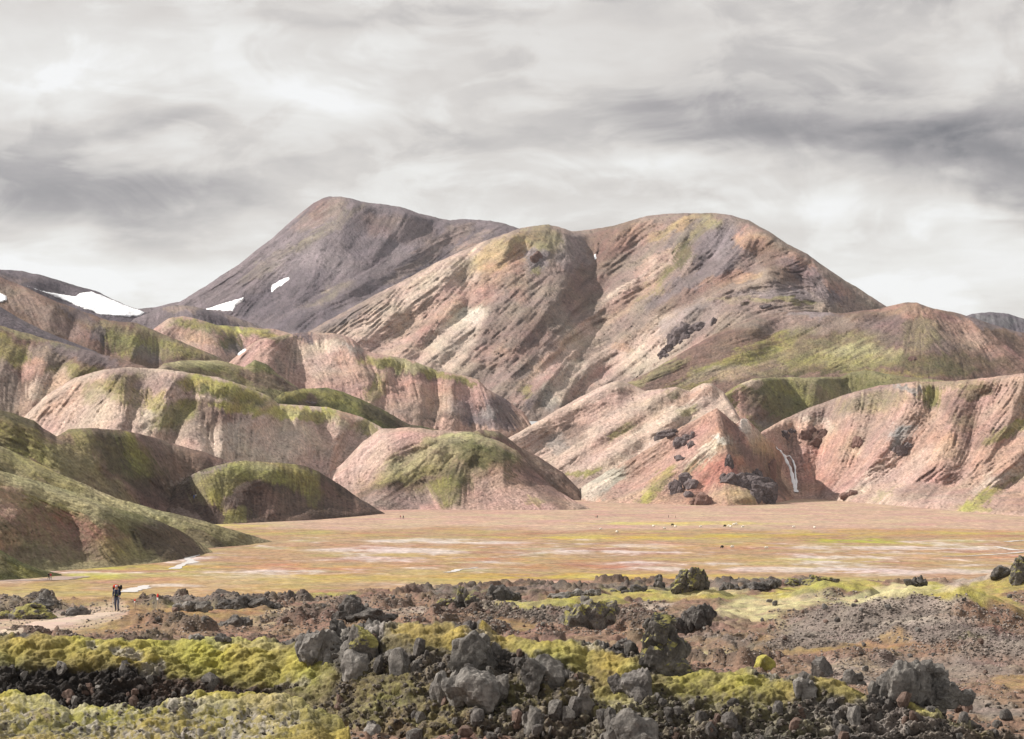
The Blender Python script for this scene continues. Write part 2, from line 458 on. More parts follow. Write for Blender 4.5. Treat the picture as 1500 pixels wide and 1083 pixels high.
# ------------------------------------------------------------------ the plain
def build_plain():
    pyr = np.concatenate([[641 + 105000 / d for d in (9000, 5000, 3000, 2000, 1600, 1300)], np.arange(732, 882, 0.75), np.array([890, 905, 930, 980, 1060])])
    pxs = np.concatenate([[-9000, -4000, -1500, -700], np.arange(-300, 1801, 5.0), [2200, 3000, 5500, 10500]])
    PX, PY = np.meshgrid(pxs, pyr)
    d = 105000 / (PY - HY); X = (PX - CX) / F * d; Y = d
    n1 = fbm2(X / 45, Y / 60, 4, 301); n2 = fbm2(X / 14, Y / 18, 4, 302); n3 = fbm2(X / 70 + 9, Y / 40, 3, 303); n4 = fbm2(X / 26, Y / 34, 4, 309, .6); n5 = fbm2(X / 3.5, Y / 6, 3, 310, .6)
    col = np.empty(PX.shape + (3,)); col[:] = (.475, .335, .255)            # gravel outwash
    def mx(m, c): nonlocal col; m = np.clip(m, 0, 1)[..., None]; col = col * (1 - m) + np.array(c) * m
    yy = PY + 7 * n1 + 3 * n2 - (PX - 900) * 0.004
    mx(0.45 * sstep(-0.1, 0.5, n3), (.40, .275, .21))
    mx(sstep(773, 780, yy), (.385, .258, .16))                               # rust sedge
    mx(sstep(773, 780, yy) * sstep(0.05, 0.5, n2 + 0.4 * n3) * 0.85, (.31, .19, .115))
    mx(sstep(776, 784, yy) * sstep(0.0, 0.45, n1 - 0.2 * n2) * 0.6, (.42, .32, .15))
    wz = sstep(788, 798, yy) * (1 - 0.6 * sstep(835, 856, PY))
    wn = n4 + 0.5 * n2 + 0.25 * n1
    mx(wz * sstep(-0.1, 0.5, wn + 0.35 * n5) * 0.7, (.50, .39, .34))             # pale silt
    mx(wz * sstep(0.2, 0.75, wn + 0.5 * n5) * 0.85, (.56, .485, .45))
    gm = sstep(0.15, 0.5, fbm2(X / 30 + 20, Y / 26, 4, 305))
    mx(gm * sstep(772, 785, yy) * 0.45, (.33, .29, .11))
    mx(sstep(835, 860, PY) * sstep(-0.3, 0.3, n1 + 0.3 * n2) * 0.55, (.40, .29, .12))
    def blob(cx, cy, rx, ry, c, s, thr=-0.3):
        r = np.hypot((PX + 40 * n2 - cx) / rx, (PY + 2.2 * n2 - cy) / ry)
        mx((1 - sstep(0.5, 1.1, r)) * sstep(thr, thr + 0.6, n2 + 0.3 + 0.5 * n5) * s * 0.85, c)
    for a in [(1000, 767, 170, 3.2, (.52, .45, .14), .85), (930, 788, 220, 3.5, (.50, .38, .09), .8), (1255, 793, 95, 4.0, (.36, .38, .06), .95), (1120, 785, 220, 3.5, (.42, .36, .08), .7),
              (1330, 780, 260, 6, (.44, .30, .10), .6), (230, 832, 140, 5, (.42, .37, .08), .8), (130, 845, 120, 6, (.40, .36, .08), .8), (330, 770, 90, 4, (.48, .40, .13), .8),
              (1320, 803, 190, 3.5, (.58, .51, .48), .85), (1380, 837, 190, 5, (.58, .50, .47), .85), (1180, 835, 150, 5, (.60, .52, .50), .75), (620, 792, 110, 3.5, (.58, .51, .48), .8), (560, 806, 130, 5, (.60, .53, .51), .75),
              (700, 795, 90, 3, (.62, .56, .54), .8), (860, 809, 140, 3, (.60, .53, .50), .7), (960, 800, 60, 4, (.66, .6, .58), .8), (640, 845, 300, 6, (.42, .29, .08), .7),
              (820, 830, 260, 5, (.34, .17, .09), .7), (900, 845, 220, 7, (.45, .31, .07), .8), (1400, 868, 120, 6, (.40, .36, .08), .8), (1230, 820, 90, 3, (.40, .36, .09), .7), (760, 820, 160, 3, (.45, .24, .11), .7),
              (1420, 815, 130, 6, (.42, .25, .14), .8), (1050, 800, 140, 5, (.45, .25, .11), .7), (450, 830, 200, 6, (.45, .25, .12), .7), (300, 850, 140, 6, (.44, .28, .15), .6), (240, 858, 60, 3, (.62, .55, .53), .8)]:
        blob(*a)
    col = col * np.exp(0.16 * n5 + 0.08 * n2)[..., None]
    Z = np.full(PX.shape, PLAIN_Z) + 0.05 * n2 * sstep(765, 785, PY)
    Z = np.where((PX < -400) | (PX > 1900) | (PY < 735), PLAIN_Z - 0.02, Z)
    o = make_obj('plain', np.stack([X, Y, Z], -1).reshape(-1, 3), grid_faces(*PX.shape), 'plain_soil', np.clip(col * 0.76, .02, .8).reshape(-1, 3))
    tag(o, kind='structure')
build_plain()

# ------------------------------------------------------------------ hills, nearest first (pixel lines of the photograph give crest and foot; depth comes from the foot on the plain and the slope)
def hills():
    layer('L1', [(-260,700),(-100,760),(0,806),(20,817),(35,826),(55,833),(90,842)], 'mossd',
          [E('moss',30,836,40,8,20,.8,.4), E('brown',-20,815,30,14,20,.5,.5), E('olive',-60,800,90,20,25,.6,.5)],
          bot=[(-260,868),(0,851),(60,846),(90,843)], slope=30, flow=30, step=1.6)
    layer('L2', [(-260,580),(-100,650),(0,690),(60,706),(110,722),(150,738),(190,750),(230,762),(260,775),(285,791),(311,808)], 'olive',
          [E('mossp',90,722,150,26,22,.9,.35), E('moss',30,735,130,16,18,.6,.4), E('dkred',90,775,110,28,12,.8,.35), E('red',115,775,40,20,20,.3,.5), E('rose',10,735,26,24,0,.6,.4), E('red',0,790,35,16,10,.35,.4),
           E('brown',60,812,120,14,0,.6,.5), E('mossd',200,770,60,20,25,.6,.3), E('dkbrown',250,795,60,26,22,.85,.1), E('moss',180,805,45,16,10,.45,.5), E('olive',150,824,110,6,0,.8)],  # dark brown and dark moss over the right face paint its shade
          bot=[(-260,862),(0,845),(60,838),(150,832),(240,824),(280,816),(311,809)], turn=[(-260,0),(180,0),(311,22)], slope=27, step=1.6,
          ridges=[[(0,690),(110,735),(160,750),(200,765),(240,785),(262,815)],[(20,760),(60,800),(70,830)],[(140,765),(170,800),(180,825)]],
          gullies=[[(40,750),(45,790),(40,835)],[(100,770),(120,800),(120,830)],[(195,785),(205,825)],[(300,800),(305,808)],[(-60,740),(-70,820)]], k=.8, toe=.5, rnd=60, maxrow=.17)
    layer('L3', [(-260,540),(-100,610),(0,653),(33,668),(83,692),(130,712),(170,730),(200,738),(230,747),(270,756),(300,764),(350,779),(398,793)], 'olive',
          [E('mossp',150,728,170,16,24,.85,.35), E('mossd',300,785,60,10,18,.6,.4), E('moss',60,690,80,14,25,.6,.4), E('dkbrown',300,790,40,8,15,.5)],
          bot=[(-260,818),(0,813),(200,806),(310,803),(345,800),(398,794)], slope=26, flow=24, step=1.6,
          ridges=[[(0,660),(130,716),(260,757),(310,772),(330,795)],[(262,775),(290,773),(320,785),(335,798)]], gullies=[[(250,764),(280,768),(320,777)],[(380,788),(395,793)],[(100,740),(200,770)]], k=.9, rnd=45, maxrow=.17)
    layer('L6', [(215,770),(240,745),(258,712),(275,698),(300,687),(337,677),(360,675),(420,679),(445,682),(465,690),(485,702),(505,715),(530,733),(564,752)], 'dkbrown',
          [E('moss',390,690,75,16,3,.95,.3), E('mossp',360,682,70,9,0,.6,.3), E('olive',310,710,36,28,-35,.95,.2), E('mossb',320,735,10,30,-40,.6,.3), E('moss',330,705,40,22,-30,.7,.3), E('taupe',345,727,30,9,-45,.75), E('moss',345,758,22,12,-30,.8,.2), E('moss',440,700,34,22,40,.7,.4),
           E('moss',455,715,16,34,-20,.5,.5), E('brown',410,742,40,24,0,.7,.3), E('brown',500,735,40,12,35,.5), E('dkbrown',262,735,18,24,0,.8), E('taupe',275,755,24,6,20,.6), LN('taupe',[(258,707),(275,697),(300,690),(340,677)],2.2,.9)],
          bot=[(215,771),(240,769),(320,768),(350,767),(400,764.5),(460,762),(520,757),(564,752.5)], turn=[(215,15),(340,0),(400,0),(564,50)], slope=31, step=1.6,
          ridges=[[(400,680),(395,700),(350,715),(345,740),(325,768)],[(400,690),(405,720),(400,764)],[(445,685),(455,715),(450,762)],[(290,690),(300,720),(310,765)]],
          gullies=[[(258,712),(275,735),(300,768)],[(360,730),(362,766)],[(425,715),(428,763)],[(340,745),(325,767)]], k=.7, rnd=30, maxrow=.14)
    layer('L5', [(-260,520),(-100,565),(0,601),(20,606),(50,616),(63,628),(83,639),(100,629),(130,627),(183,631),(227,641),(267,654),(300,663),(337,676),(370,692)], 'brown',
          [E('moss',60,655,90,26,25,.85,.3), E('mossd',10,607,60,10,15,.7), E('olive',110,660,36,36,50,.9,.2), E('moss',110,640,34,16,20,.6,.3), E('mossd',190,670,60,30,40,.9,.25), E('moss',200,665,16,36,-30,.75,.3), E('dkbrown',165,660,14,40,-25,.5), E('brown',270,670,70,18,15,.8), E('taupe',240,652,40,10,15,.3),  # dark strokes right of the ridge put that face's shade into the colour
           E('brown',85,640,26,10,20,.7), E('olive',130,705,90,22,30,.8,.3), E('dkbrown',235,720,45,22,20,.7), E('taupe',275,697,24,2.5,-25,.7), LN('taupe',[(240,716),(262,703),(300,690),(340,676)],1.6,.7)],
          db0=[(-260,745),(130,745),(200,790),(260,850),(370,915)], slope=29, ridges=[[(120,628),(132,645),(145,680),(200,725),(240,745)],[(0,605),(60,650),(130,700)],[(200,635),(215,665),(235,700)],[(300,663),(290,690)]],
          gullies=[[(83,639),(120,690),(150,715)],[(160,640),(185,690),(230,735)],[(250,655),(262,700),(275,740)],[(-60,640),(60,690)]], k=.95, rnd=26, maxrow=.14)
    layer('M1', [(420,715),(450,703),(483,694),(500,680),(533,646),(557,629),(600,626),(640,630),(690,633),(733,647),(757,660),(783,690),(817,720),(864,745)], 'pink',
          [E('pinkc',535,672,60,30,-45,.8), E('olive',650,690,130,30,-14,.95,.2), E('mossp',625,668,80,22,-22,.85,.25), E('mossp',680,647,56,14,0,.8,.2), E('moss',600,700,60,10,-20,.6,.3), E('mossd',710,668,46,18,15,.85,.1), E('mossd',660,715,26,36,25,.8,.25), E('moss',650,720,20,24,0,.5,.4), E('mossd',765,690,14,44,-38,.75,.2), E('dkbrown',560,718,46,8,-12,.6),
           E('taupe',585,732,56,16,0,.85), E('brown',600,712,60,8,-16,.5), E('pink',760,720,70,28,10,.95), E('salmon',740,700,30,24,0,.3), E('brown',800,715,16,50,-48,.75), E('mossd',750,690,6,14,0,.6), E('moss',785,735,14,7,0,.5,.3), E('pinkc',665,742,5,5,0,.4)],  # brown strip down the right flank is painted shade
          bot=[(420,750),(563,747.5),(600,746.5),(700,747),(800,747.5),(845,747),(864,745.5)], turn=[(420,70),(640,0),(700,0),(864,50)], slope=32, step=1.6, rnd=38, maxrow=.14,
          ridges=[[(700,640),(690,665),(672,690),(668,746)],[(690,660),(730,675),(770,710),(820,746)],[(640,660),(600,690),(560,715),(540,745)],[(690,636),(600,650),(540,690)]],
          gullies=[[(690,690),(694,746)],[(620,715),(640,746)],[(783,700),(850,744)],[(510,690),(520,745)]], k=.85)
    layer('R2', [(835,728),(843,719),(887,692),(917,676),(960,652),(983,634),(1033,607),(1050,598),(1062,608),(1078,621),(1086,613),(1095,614),(1117,637),(1137,653),(1150,672),(1160,697),(1172,724)], 'salmon',
          [E('pink',960,690,90,36,-35,.7), E('mint',885,706,40,20,-30,.85), E('cream',870,718,30,10,-25,.6), E('rose',1000,650,70,18,-38,.7), E('salmon',1040,625,30,26,-30,.6), E('cream',1035,662,44,10,-40,.95), E('white',1060,645,16,7,30,.8), E('white',1092,622,14,8,40,.95), E('cream',1105,635,20,12,40,.6), E('brown',1075,640,14,40,-30,.75), E('brown',1120,690,50,22,42,.75), E('ochre',1115,655,20,12,40,.4),  # browns right of the summit ridge paint the pyramid's shaded side
           E('red',1055,690,36,22,-20,.85), E('red',1030,715,34,16,-40,.45), E('orange',1085,727,36,14,0,.75), E('olive',1090,728,26,12,0,.45), E('moss',960,712,12,40,42,.8,.2), E('moss',1010,690,8,22,45,.5,.3), E('mossb',945,728,9,10,40,.6), E('dkred',1000,725,40,10,0,.3), E('rose',930,720,40,12,-30,.5), E('dkbrown',1140,715,22,12,30,.4), E('brown',1150,690,8,30,-20,.5)],
          bot=[(835,729),(850,733),(880,736),(960,738.5),(1060,741),(1110,740),(1150,735),(1172,727)], turn=[(835,40),(1050,0),(1080,10),(1172,60)], slope=31, step=1.5, rnd=5, maxrow=.3,
          ridges=[[(1050,598),(1058,620),(1063,645),(1068,665),(1070,690),(1090,720),(1095,741)],[(1060,640),(1015,672),(970,700),(930,738)],[(1090,614),(1100,626)],[(983,634),(920,680),(870,715)]],
          gullies=[[(1078,622),(1084,632)],[(1150,690),(1160,712),(1168,726)],[(1030,630),(980,670),(930,705),(890,735)],[(1040,670),(1000,705),(975,738)],[(1055,690),(1030,715),(1020,740)]], k=.95, wmax=120, rill=.6)
    layer('R3', [(1085,690),(1100,655),(1115,633),(1150,613),(1187,597),(1233,580),(1262,571),(1290,565),(1333,560),(1400,558),(1450,553),(1500,547),(1620,525),(1760,505)], 'pink',
          [E('taupe',1240,592,90,18,-15,.7), E('olive',1280,590,60,14,-5,.55,.5), E('grey',1330,568,26,6,10,.8), E('olive',1400,563,60,8,0,.6,.3), E('moss',1365,582,18,16,60,.9,.1), E('mossd',1362,590,12,14,0,.5), E('cream',1200,625,30,16,10,.6), E('cream',1185,630,20,18,0,.5), E('salmon',1185,640,36,22,20,.6), E('red',1200,690,42,32,-20,.5), E('salmon',1235,665,36,34,-20,.8), E('rose',1225,680,30,22,0,.5), E('pinkc',1260,655,16,16,0,.4), E('taupe',1280,630,30,22,-30,.4),
           E('bluegrey',1325,636,24,14,-25,.85), E('bluegrey',1310,655,14,10,-10,.6), E('cream',1290,690,44,12,-40,.6), E('pinkc',1260,715,60,10,-35,.7), E('salmon',1360,660,60,40,-45,.55), E('pinkc',1320,700,80,18,-40,.6), E('orange',1385,650,18,22,-20,.45), E('brown',1410,600,30,26,20,.55), E('olive',1412,618,20,14,0,.5,.3), E('mossd',1430,575,26,12,0,.6), E('brown',1430,640,30,24,0,.5), E('salmon',1470,665,50,22,-15,.6), E('moss',1480,630,40,9,-30,.8,.25), E('cream',1470,700,60,9,-25,.6), E('mossb',1430,735,40,7,-32,.8,.2), E('moss',1470,712,50,6,-30,.6,.3), E('pinkc',1350,735,70,10,0,.5), E('mossp',1300,722,22,4,-30,.5), E('taupe',1340,722,40,10,-15,.5), E('salmon',1490,735,30,16,-30,.5), E('mossb',1425,746,28,5,0,.6), E('rose',1170,680,16,36,0,.4), E('brown',1160,650,14,18,0,.45),  # browns on the spur's right side paint its shade
           E('pink',1600,640,120,60,-20,.6), E('moss',1620,570,120,20,-8,.6,.4)],
          bot=[(1085,736),(1130,733),(1167,730),(1200,731.5),(1283,738.5),(1410,749.5),(1500,756.5),(1620,763),(1760,768)], slope=29, step=1.6, rnd=12,
          ridges=[[(1190,600),(1165,650),(1168,700)],[(1250,580),(1245,640),(1222,690),(1205,730)],[(1340,562),(1330,610),(1285,670),(1232,735)],[(1440,556),(1400,600),(1392,640),(1398,665),(1370,700),(1310,742)],[(1500,560),(1480,615),(1455,655),(1440,690)],[(1560,600),(1490,665),(1400,750)],[(1640,600),(1540,690),(1460,757)]],
          gullies=[[(1150,650),(1167,727)],[(1215,595),(1200,650),(1195,690),(1190,729)],[(1295,570),(1275,630),(1245,680),(1215,731)],[(1365,575),(1358,620),(1320,675),(1255,738)],[(1435,580),(1425,620),(1420,665),(1400,705),(1350,744)],[(1520,600),(1470,650),(1430,700),(1390,750)],[(1600,610),(1510,690),(1430,755)],[(1700,560),(1600,690),(1520,758)]], k=1.2, rill=1.6, wmax=80, turn=[(1085,0),(1250,20),(1500,120),(1760,220)])
    layer('M1b', [(630,650),(690,634),(705,629),(730,632),(760,654),(793,672),(824,692),(846,714),(868,752)], 'brown', [E('olive',715,635,24,6,0,.8,.2), E('taupe',800,690,30,10,35,.4)], db0=[(630,1085),(850,1120)], slope=30, flow=40)
    layer('H2', [(10,640),(30,615),(40,606),(67,580),(110,553),(150,542),(183,538),(230,540),(270,545),(320,553),(360,566),(395,581),(408,592),(430,593),(480,597),(530,611),(555,624),(580,640),(610,655)], 'pinkc',
          [E('pink',120,590,80,30,-30,.6), E('pinkc',150,605,80,16,0,.6), E('taupe',200,555,60,16,10,.8), E('olive',160,565,50,14,-15,.75,.4), E('moss',190,580,40,16,10,.7,.45), E('moss',150,575,36,10,-30,.6,.4), E('mossb',230,590,14,22,30,.7,.3), E('moss',330,572,76,15,14,.95,.15), E('mossb',330,568,60,10,14,.65,.25), E('mossd',370,585,26,8,25,.5,.3), E('mossd',297,570,10,7,20,.9), E('brown',300,598,46,14,10,.8), E('moss',262,605,36,18,-30,.85,.25), E('olive',250,615,36,14,0,.7,.3), E('mossb',360,600,50,9,8,.9,.1), E('ochre',400,600,16,7,10,.7), E('mossb',450,606,56,12,4,.95,.1), E('mossp',470,612,60,10,10,.6,.2), E('salmon',515,612,16,9,20,.8), E('moss',540,628,20,10,40,.8,.2),
           E('brown',315,615,34,10,0,.7), E('taupe',330,635,20,26,0,.35), E('bluegrey',340,640,10,22,10,.5), E('cream',400,650,50,26,0,.55), E('pink',480,650,26,36,-20,.5), E('pinkc',500,670,24,40,30,.6), E('cream',370,655,110,36,0,.45), E('cream',130,600,50,22,-30,.35), E('pink',250,650,50,16,10,.6), E('taupe',275,630,16,16,0,.6), E('cream',215,620,10,18,20,.5), E('brown',190,610,8,24,15,.4), E('salmon',95,590,26,26,-40,.3)],
          db0=[(0,985),(380,985),(500,1080),(610,1100)], turn=[(0,110),(150,20),(260,0),(300,0),(420,40),(480,0),(610,40)], slope=31, ridges=[[(110,556),(70,590),(45,640)],[(170,545),(130,590),(90,640)],[(260,550),(230,590),(205,625),(195,640)],[(180,560),(185,595),(178,635)],[(300,560),(310,605),(300,630),(295,670)],[(400,600),(360,625),(352,665)],[(440,605),(440,640),(430,685)],[(350,570),(330,605),(325,660)],[(520,615),(490,645),(480,690)],[(560,630),(520,680)]],
          gullies=[[(90,575),(65,610),(45,625)],[(200,560),(192,610),(187,640)],[(215,585),(215,620),(200,640)],[(285,560),(262,610),(250,645)],[(300,600),(300,650),(310,665)],[(345,605),(348,640),(346,670)],[(405,595),(410,606)],[(460,618),(475,650),(474,685)],[(540,620),(500,665),(490,700)],[(140,570),(110,620)]], k=1.5, rnd=22, rill=1.6, wmax=60)
    layer('M3', [(388,606),(398,592),(405,582),(415,575),(440,570),(478,568),(505,575),(540,590),(575,608),(600,622),(640,629),(680,642)], 'mossd',
          [E('moss',440,576,40,9,-5,.8,.2), E('moss',490,580,50,12,15,.5,.5), E('brown',455,588,16,8,0,.7), E('dkbrown',560,610,40,10,25,.5), E('dkbrown',610,627,36,8,15,.7)],
          db0=[(388,1130),(500,1190),(680,1200)], slope=30, ridges=[[(415,576),(420,600)],[(500,574),(560,625)]], gullies=[[(450,578),(470,610)],[(590,620),(620,640)]], k=.9)
    layer('R7', [(722,672),(735,652),(743,643),(780,622),(817,600),(850,582),(867,573),(890,562),(905,557),(925,563),(945,573),(965,570),(990,567),(1010,572),(1030,562),(1043,562),(1060,574),(1075,597),(1095,632),(1118,672)], 'pinkc',
          [E('pink',860,600,110,20,-30,.5), E('cream',880,575,50,12,-25,.5), E('taupe',830,640,36,14,-20,.85), E('grey',815,650,16,16,0,.5), E('brown',845,632,30,8,-30,.5), E('pink',930,620,100,12,-33,.6), E('cream',960,630,90,10,-33,.5), E('moss',908,632,22,6,-35,.8,.2), E('olive',985,575,14,10,0,.7), E('mossd',985,578,10,6,0,.6), E('salmon',1020,580,34,9,-22,.7), E('pinkc',940,650,80,12,-30,.5), E('moss',850,692,30,5,-10,.85), E('brown',830,705,30,10,0,.6), E('taupe',860,705,30,10,-20,.6), E('moss',1010,603,14,6,-20,.6,.2), E('brown',915,565,16,6,40,.4), E('taupe',970,585,30,8,-30,.5)],
          db0=[(720,1150),(900,1180),(1140,1200)], turn=[(722,90),(905,0),(1140,0)], slope=27, ridges=[[(905,558),(840,592),(780,625),(745,646)],[(983,570),(935,605),(887,632),(850,652),(807,684)],[(1043,560),(985,613),(933,640),(893,664),(850,690)],[(1090,585),(1010,635),(960,660)]],
          gullies=[[(945,574),(900,605),(860,630),(820,665),(800,680)],[(1012,575),(950,622),(890,655),(830,695)],[(1060,585),(985,632),(915,675),(880,690)]], k=1.0, wmax=60)
    layer('R4', [(975,660),(990,635),(1007,618),(1050,584),(1083,563),(1103,555),(1133,553),(1180,553),(1233,552),(1247,545),(1267,542),(1300,548),(1327,552),(1360,555),(1400,560),(1450,566),(1500,575)], 'olive',
          [E('moss',1050,595,50,16,-35,.8,.2), E('mossp',1060,590,40,8,-35,.5,.2), E('pinkc',1098,560,20,7,0,.7), E('rose',1085,595,9,28,-8,.85), E('brown',1105,590,26,20,30,.8), E('mossd',1150,590,50,36,30,.7,.3), E('brown',1120,615,34,14,35,.85), E('moss',1170,575,40,14,20,.5,.4), E('brown',1205,580,20,12,30,.6,.3), E('mossd',1260,560,40,14,10,.8,.2), E('olive',1180,556,60,4,0,.8), E('grey',1120,625,14,10,40,.4), E('pink',1050,615,30,9,-35,.6), E('olive',1330,552,90,12,0,.8), E('mossd',1300,556,60,8,0,.5,.4)],  # dark moss on the right-facing slope paints the shade lying there
          db0=[(975,1330),(1080,1320),(1130,1360),(1200,1420),(1260,1470),(1320,1440),(1500,1350)], slope=31, ridges=[[(1110,556),(1085,575),(1083,600),(1092,625)],[(1103,556),(1050,588),(1007,622)],[(1200,556),(1190,590)]], gullies=[[(1080,590),(1040,620)],[(1150,560),(1165,600),(1120,632)],[(1240,560),(1240,590)]], k=1.1, rnd=7)
    layer('H3', [(220,548),(240,533),(267,528),(317,528),(345,534),(358,538),(373,527),(390,533),(407,548),(425,560),(443,573),(470,590)], 'olive',
          [E('mossp',290,533,50,8,3,.7,.3), E('moss',340,548,30,8,15,.6,.4), E('mossd',382,538,18,10,30,.85), E('brown',390,558,40,10,15,.85), E('dkbrown',420,566,26,8,25,.8), E('taupe',240,545,30,8,0,.6), E('brown',300,548,50,6,8,.5)],
          db0=[(220,1140),(470,1230)], slope=27, flow=20, rnd=12)
    layer('H4', [(-260,390),(-100,445),(0,477),(33,487),(100,505),(150,519),(207,535),(235,548)], 'brown',
          [E('olive',60,492,120,9,14,.85,.3), E('moss',8,515,40,22,30,.85,.25), E('mossb',40,515,6,14,20,.5), E('scoria2',120,520,60,10,15,.7), E('taupe',70,525,40,14,20,.6), E('moss',110,545,46,12,0,.7,.35), E('salmon',50,538,22,14,-20,.8), E('pinkc',70,570,40,22,-35,.9), E('orange',85,565,22,16,-30,.45), E('cream',60,580,16,12,-30,.5), E('taupe',8,570,22,46,-10,.9), E('rose',38,545,12,14,0,.6), E('pink',45,600,30,14,0,.6), E('taupe',-100,560,90,60,0,.7)],
          db0=[(-260,1090),(100,1100),(235,1130)], slope=29, ridges=[[(20,500),(-5,560),(0,610)],[(70,520),(60,560),(40,600)],[(120,540),(90,575),(55,605)]], gullies=[[(40,510),(28,560),(30,607)],[(90,540),(70,590)],[(-40,520),(-50,600)],[(150,540),(120,560)]], k=.9)
    layer('T', [(318,548),(340,527),(360,510),(380,497),(410,492),(433,488),(453,487),(480,488),(500,490),(517,497),(530,510),(545,517),(570,521),(600,527),(640,543),(690,552),(702,557),(713,570),(740,584),(767,604),(778,622),(792,642)], 'pink',
          [E('pinkc',470,525,50,26,10,.8), E('cream',490,508,36,10,8,.6), E('pink',375,515,30,16,-40,.7), E('taupe',415,520,18,34,10,.75), E('brown',410,500,20,14,0,.4), E('olive',400,492,40,5,5,.8,.2), E('scoria',450,495,16,8,20,.8), E('taupe',485,496,30,6,8,.7), E('grey',515,510,16,9,30,.6), E('salmon',505,525,18,18,-40,.5), E('mossp',590,536,56,11,10,.95,.1), E('moss',560,533,34,9,10,.8,.2), E('moss',650,550,40,5,10,.9,.1), E('brown',620,552,60,4,9,.7), E('moss',550,570,24,12,-50,.75,.3), E('moss',685,560,14,6,10,.8), E('salmon',590,570,36,20,0,.5), E('salmon',650,575,30,22,0,.5), E('rose',620,590,60,14,0,.35), E('taupe',600,605,60,14,0,.5), E('pinkc',665,600,16,20,-30,.5), E('scoria2',690,605,36,16,20,.6), E('scoria',735,600,30,20,35,.75), E('scoria2',720,620,40,10,10,.7), E('grey',715,605,16,12,0,.5), E('pink',700,580,14,16,30,.5), E('dkbrown',650,612,30,5,0,.5)],
          db0=[(318,1310),(790,1310)], turn=[(318,60),(390,0),(433,60),(520,0),(690,20),(790,40)], slope=30, ridges=[[(433,489),(395,520),(385,540)],[(440,500),(470,560),(480,580)],[(510,505),(540,560),(530,600)],[(555,535),(575,575),(590,615)],[(612,556),(615,600),(610,620)],[(660,560),(665,600),(650,620)],[(700,560),(720,600),(730,635)]],
          gullies=[[(433,495),(430,530),(428,565)],[(535,520),(555,545),(535,585)],[(580,555),(560,590)],[(634,555),(637,590),(635,620)],[(685,560),(686,600),(690,625)],[(740,590),(765,625)],[(365,515),(350,540)]], k=1.0, wmax=60, rnd=8, rill=1.5)
    layer('H5', [(-260,350),(-100,415),(0,449),(27,466),(67,486),(110,503),(140,515),(165,532)], 'scoria', [E('scoria2',30,475,50,8,20,.4)], db0=[(-260,1215),(165,1230)], slope=27, flow=24, rough=.5)
    layer('H6', [(-260,325),(-100,375),(0,406),(20,413),(50,427),(83,442),(127,458),(160,470),(200,473),(233,487),(265,500),(290,511),(320,523),(345,538)], 'brown',
          [E('taupe',30,440,60,14,24,.6), E('pink',40,430,30,10,30,.35), E('scoria',120,465,40,8,22,.6), E('taupe',90,480,40,14,20,.6), E('olive',220,500,100,18,14,.85,.35), E('moss',190,505,40,16,20,.6,.45), E('moss',260,510,40,9,15,.7,.4), E('scoria',145,490,16,10,30,.7), E('scoria2',215,520,20,10,30,.6), E('mossd',170,500,20,12,30,.5,.3), E('mossd',315,522,12,6,20,.6)],
          db0=[(-260,1320),(345,1330)], turn=[(-260,60),(140,0),(345,60)], slope=27, ridges=[[(160,471),(140,500),(130,520)],[(215,480),(200,510),(190,530)],[(265,500),(255,525)],[(60,435),(80,470)]], gullies=[[(150,490),(165,520)],[(230,495),(225,530)],[(110,470),(100,500)],[(20,430),(40,460)]], k=.8)
    layer('H9', [(205,500),(227,480),(247,467),(267,463),(287,467),(317,476),(367,480),(400,482),(425,488),(450,500)], 'pink',
          [E('olive',330,483,90,9,5,.95,.2), E('moss',300,476,60,8,6,.8,.35), E('mossb',360,487,50,6,5,.6,.4), E('salmon',290,495,40,8,10,.7), E('mossd',340,505,20,14,10,.85), E('scoria',345,515,22,10,0,.6), E('pinkc',245,475,12,8,-30,.5)],
          db0=[(205,1530),(470,1560)], turn=[(205,60),(270,0),(450,60)], slope=27, ridges=[[(267,464),(245,485),(235,495)],[(310,480),(320,510)],[(400,484),(375,500)]], gullies=[[(275,480),(265,500)],[(340,490),(350,520)]], k=.8)
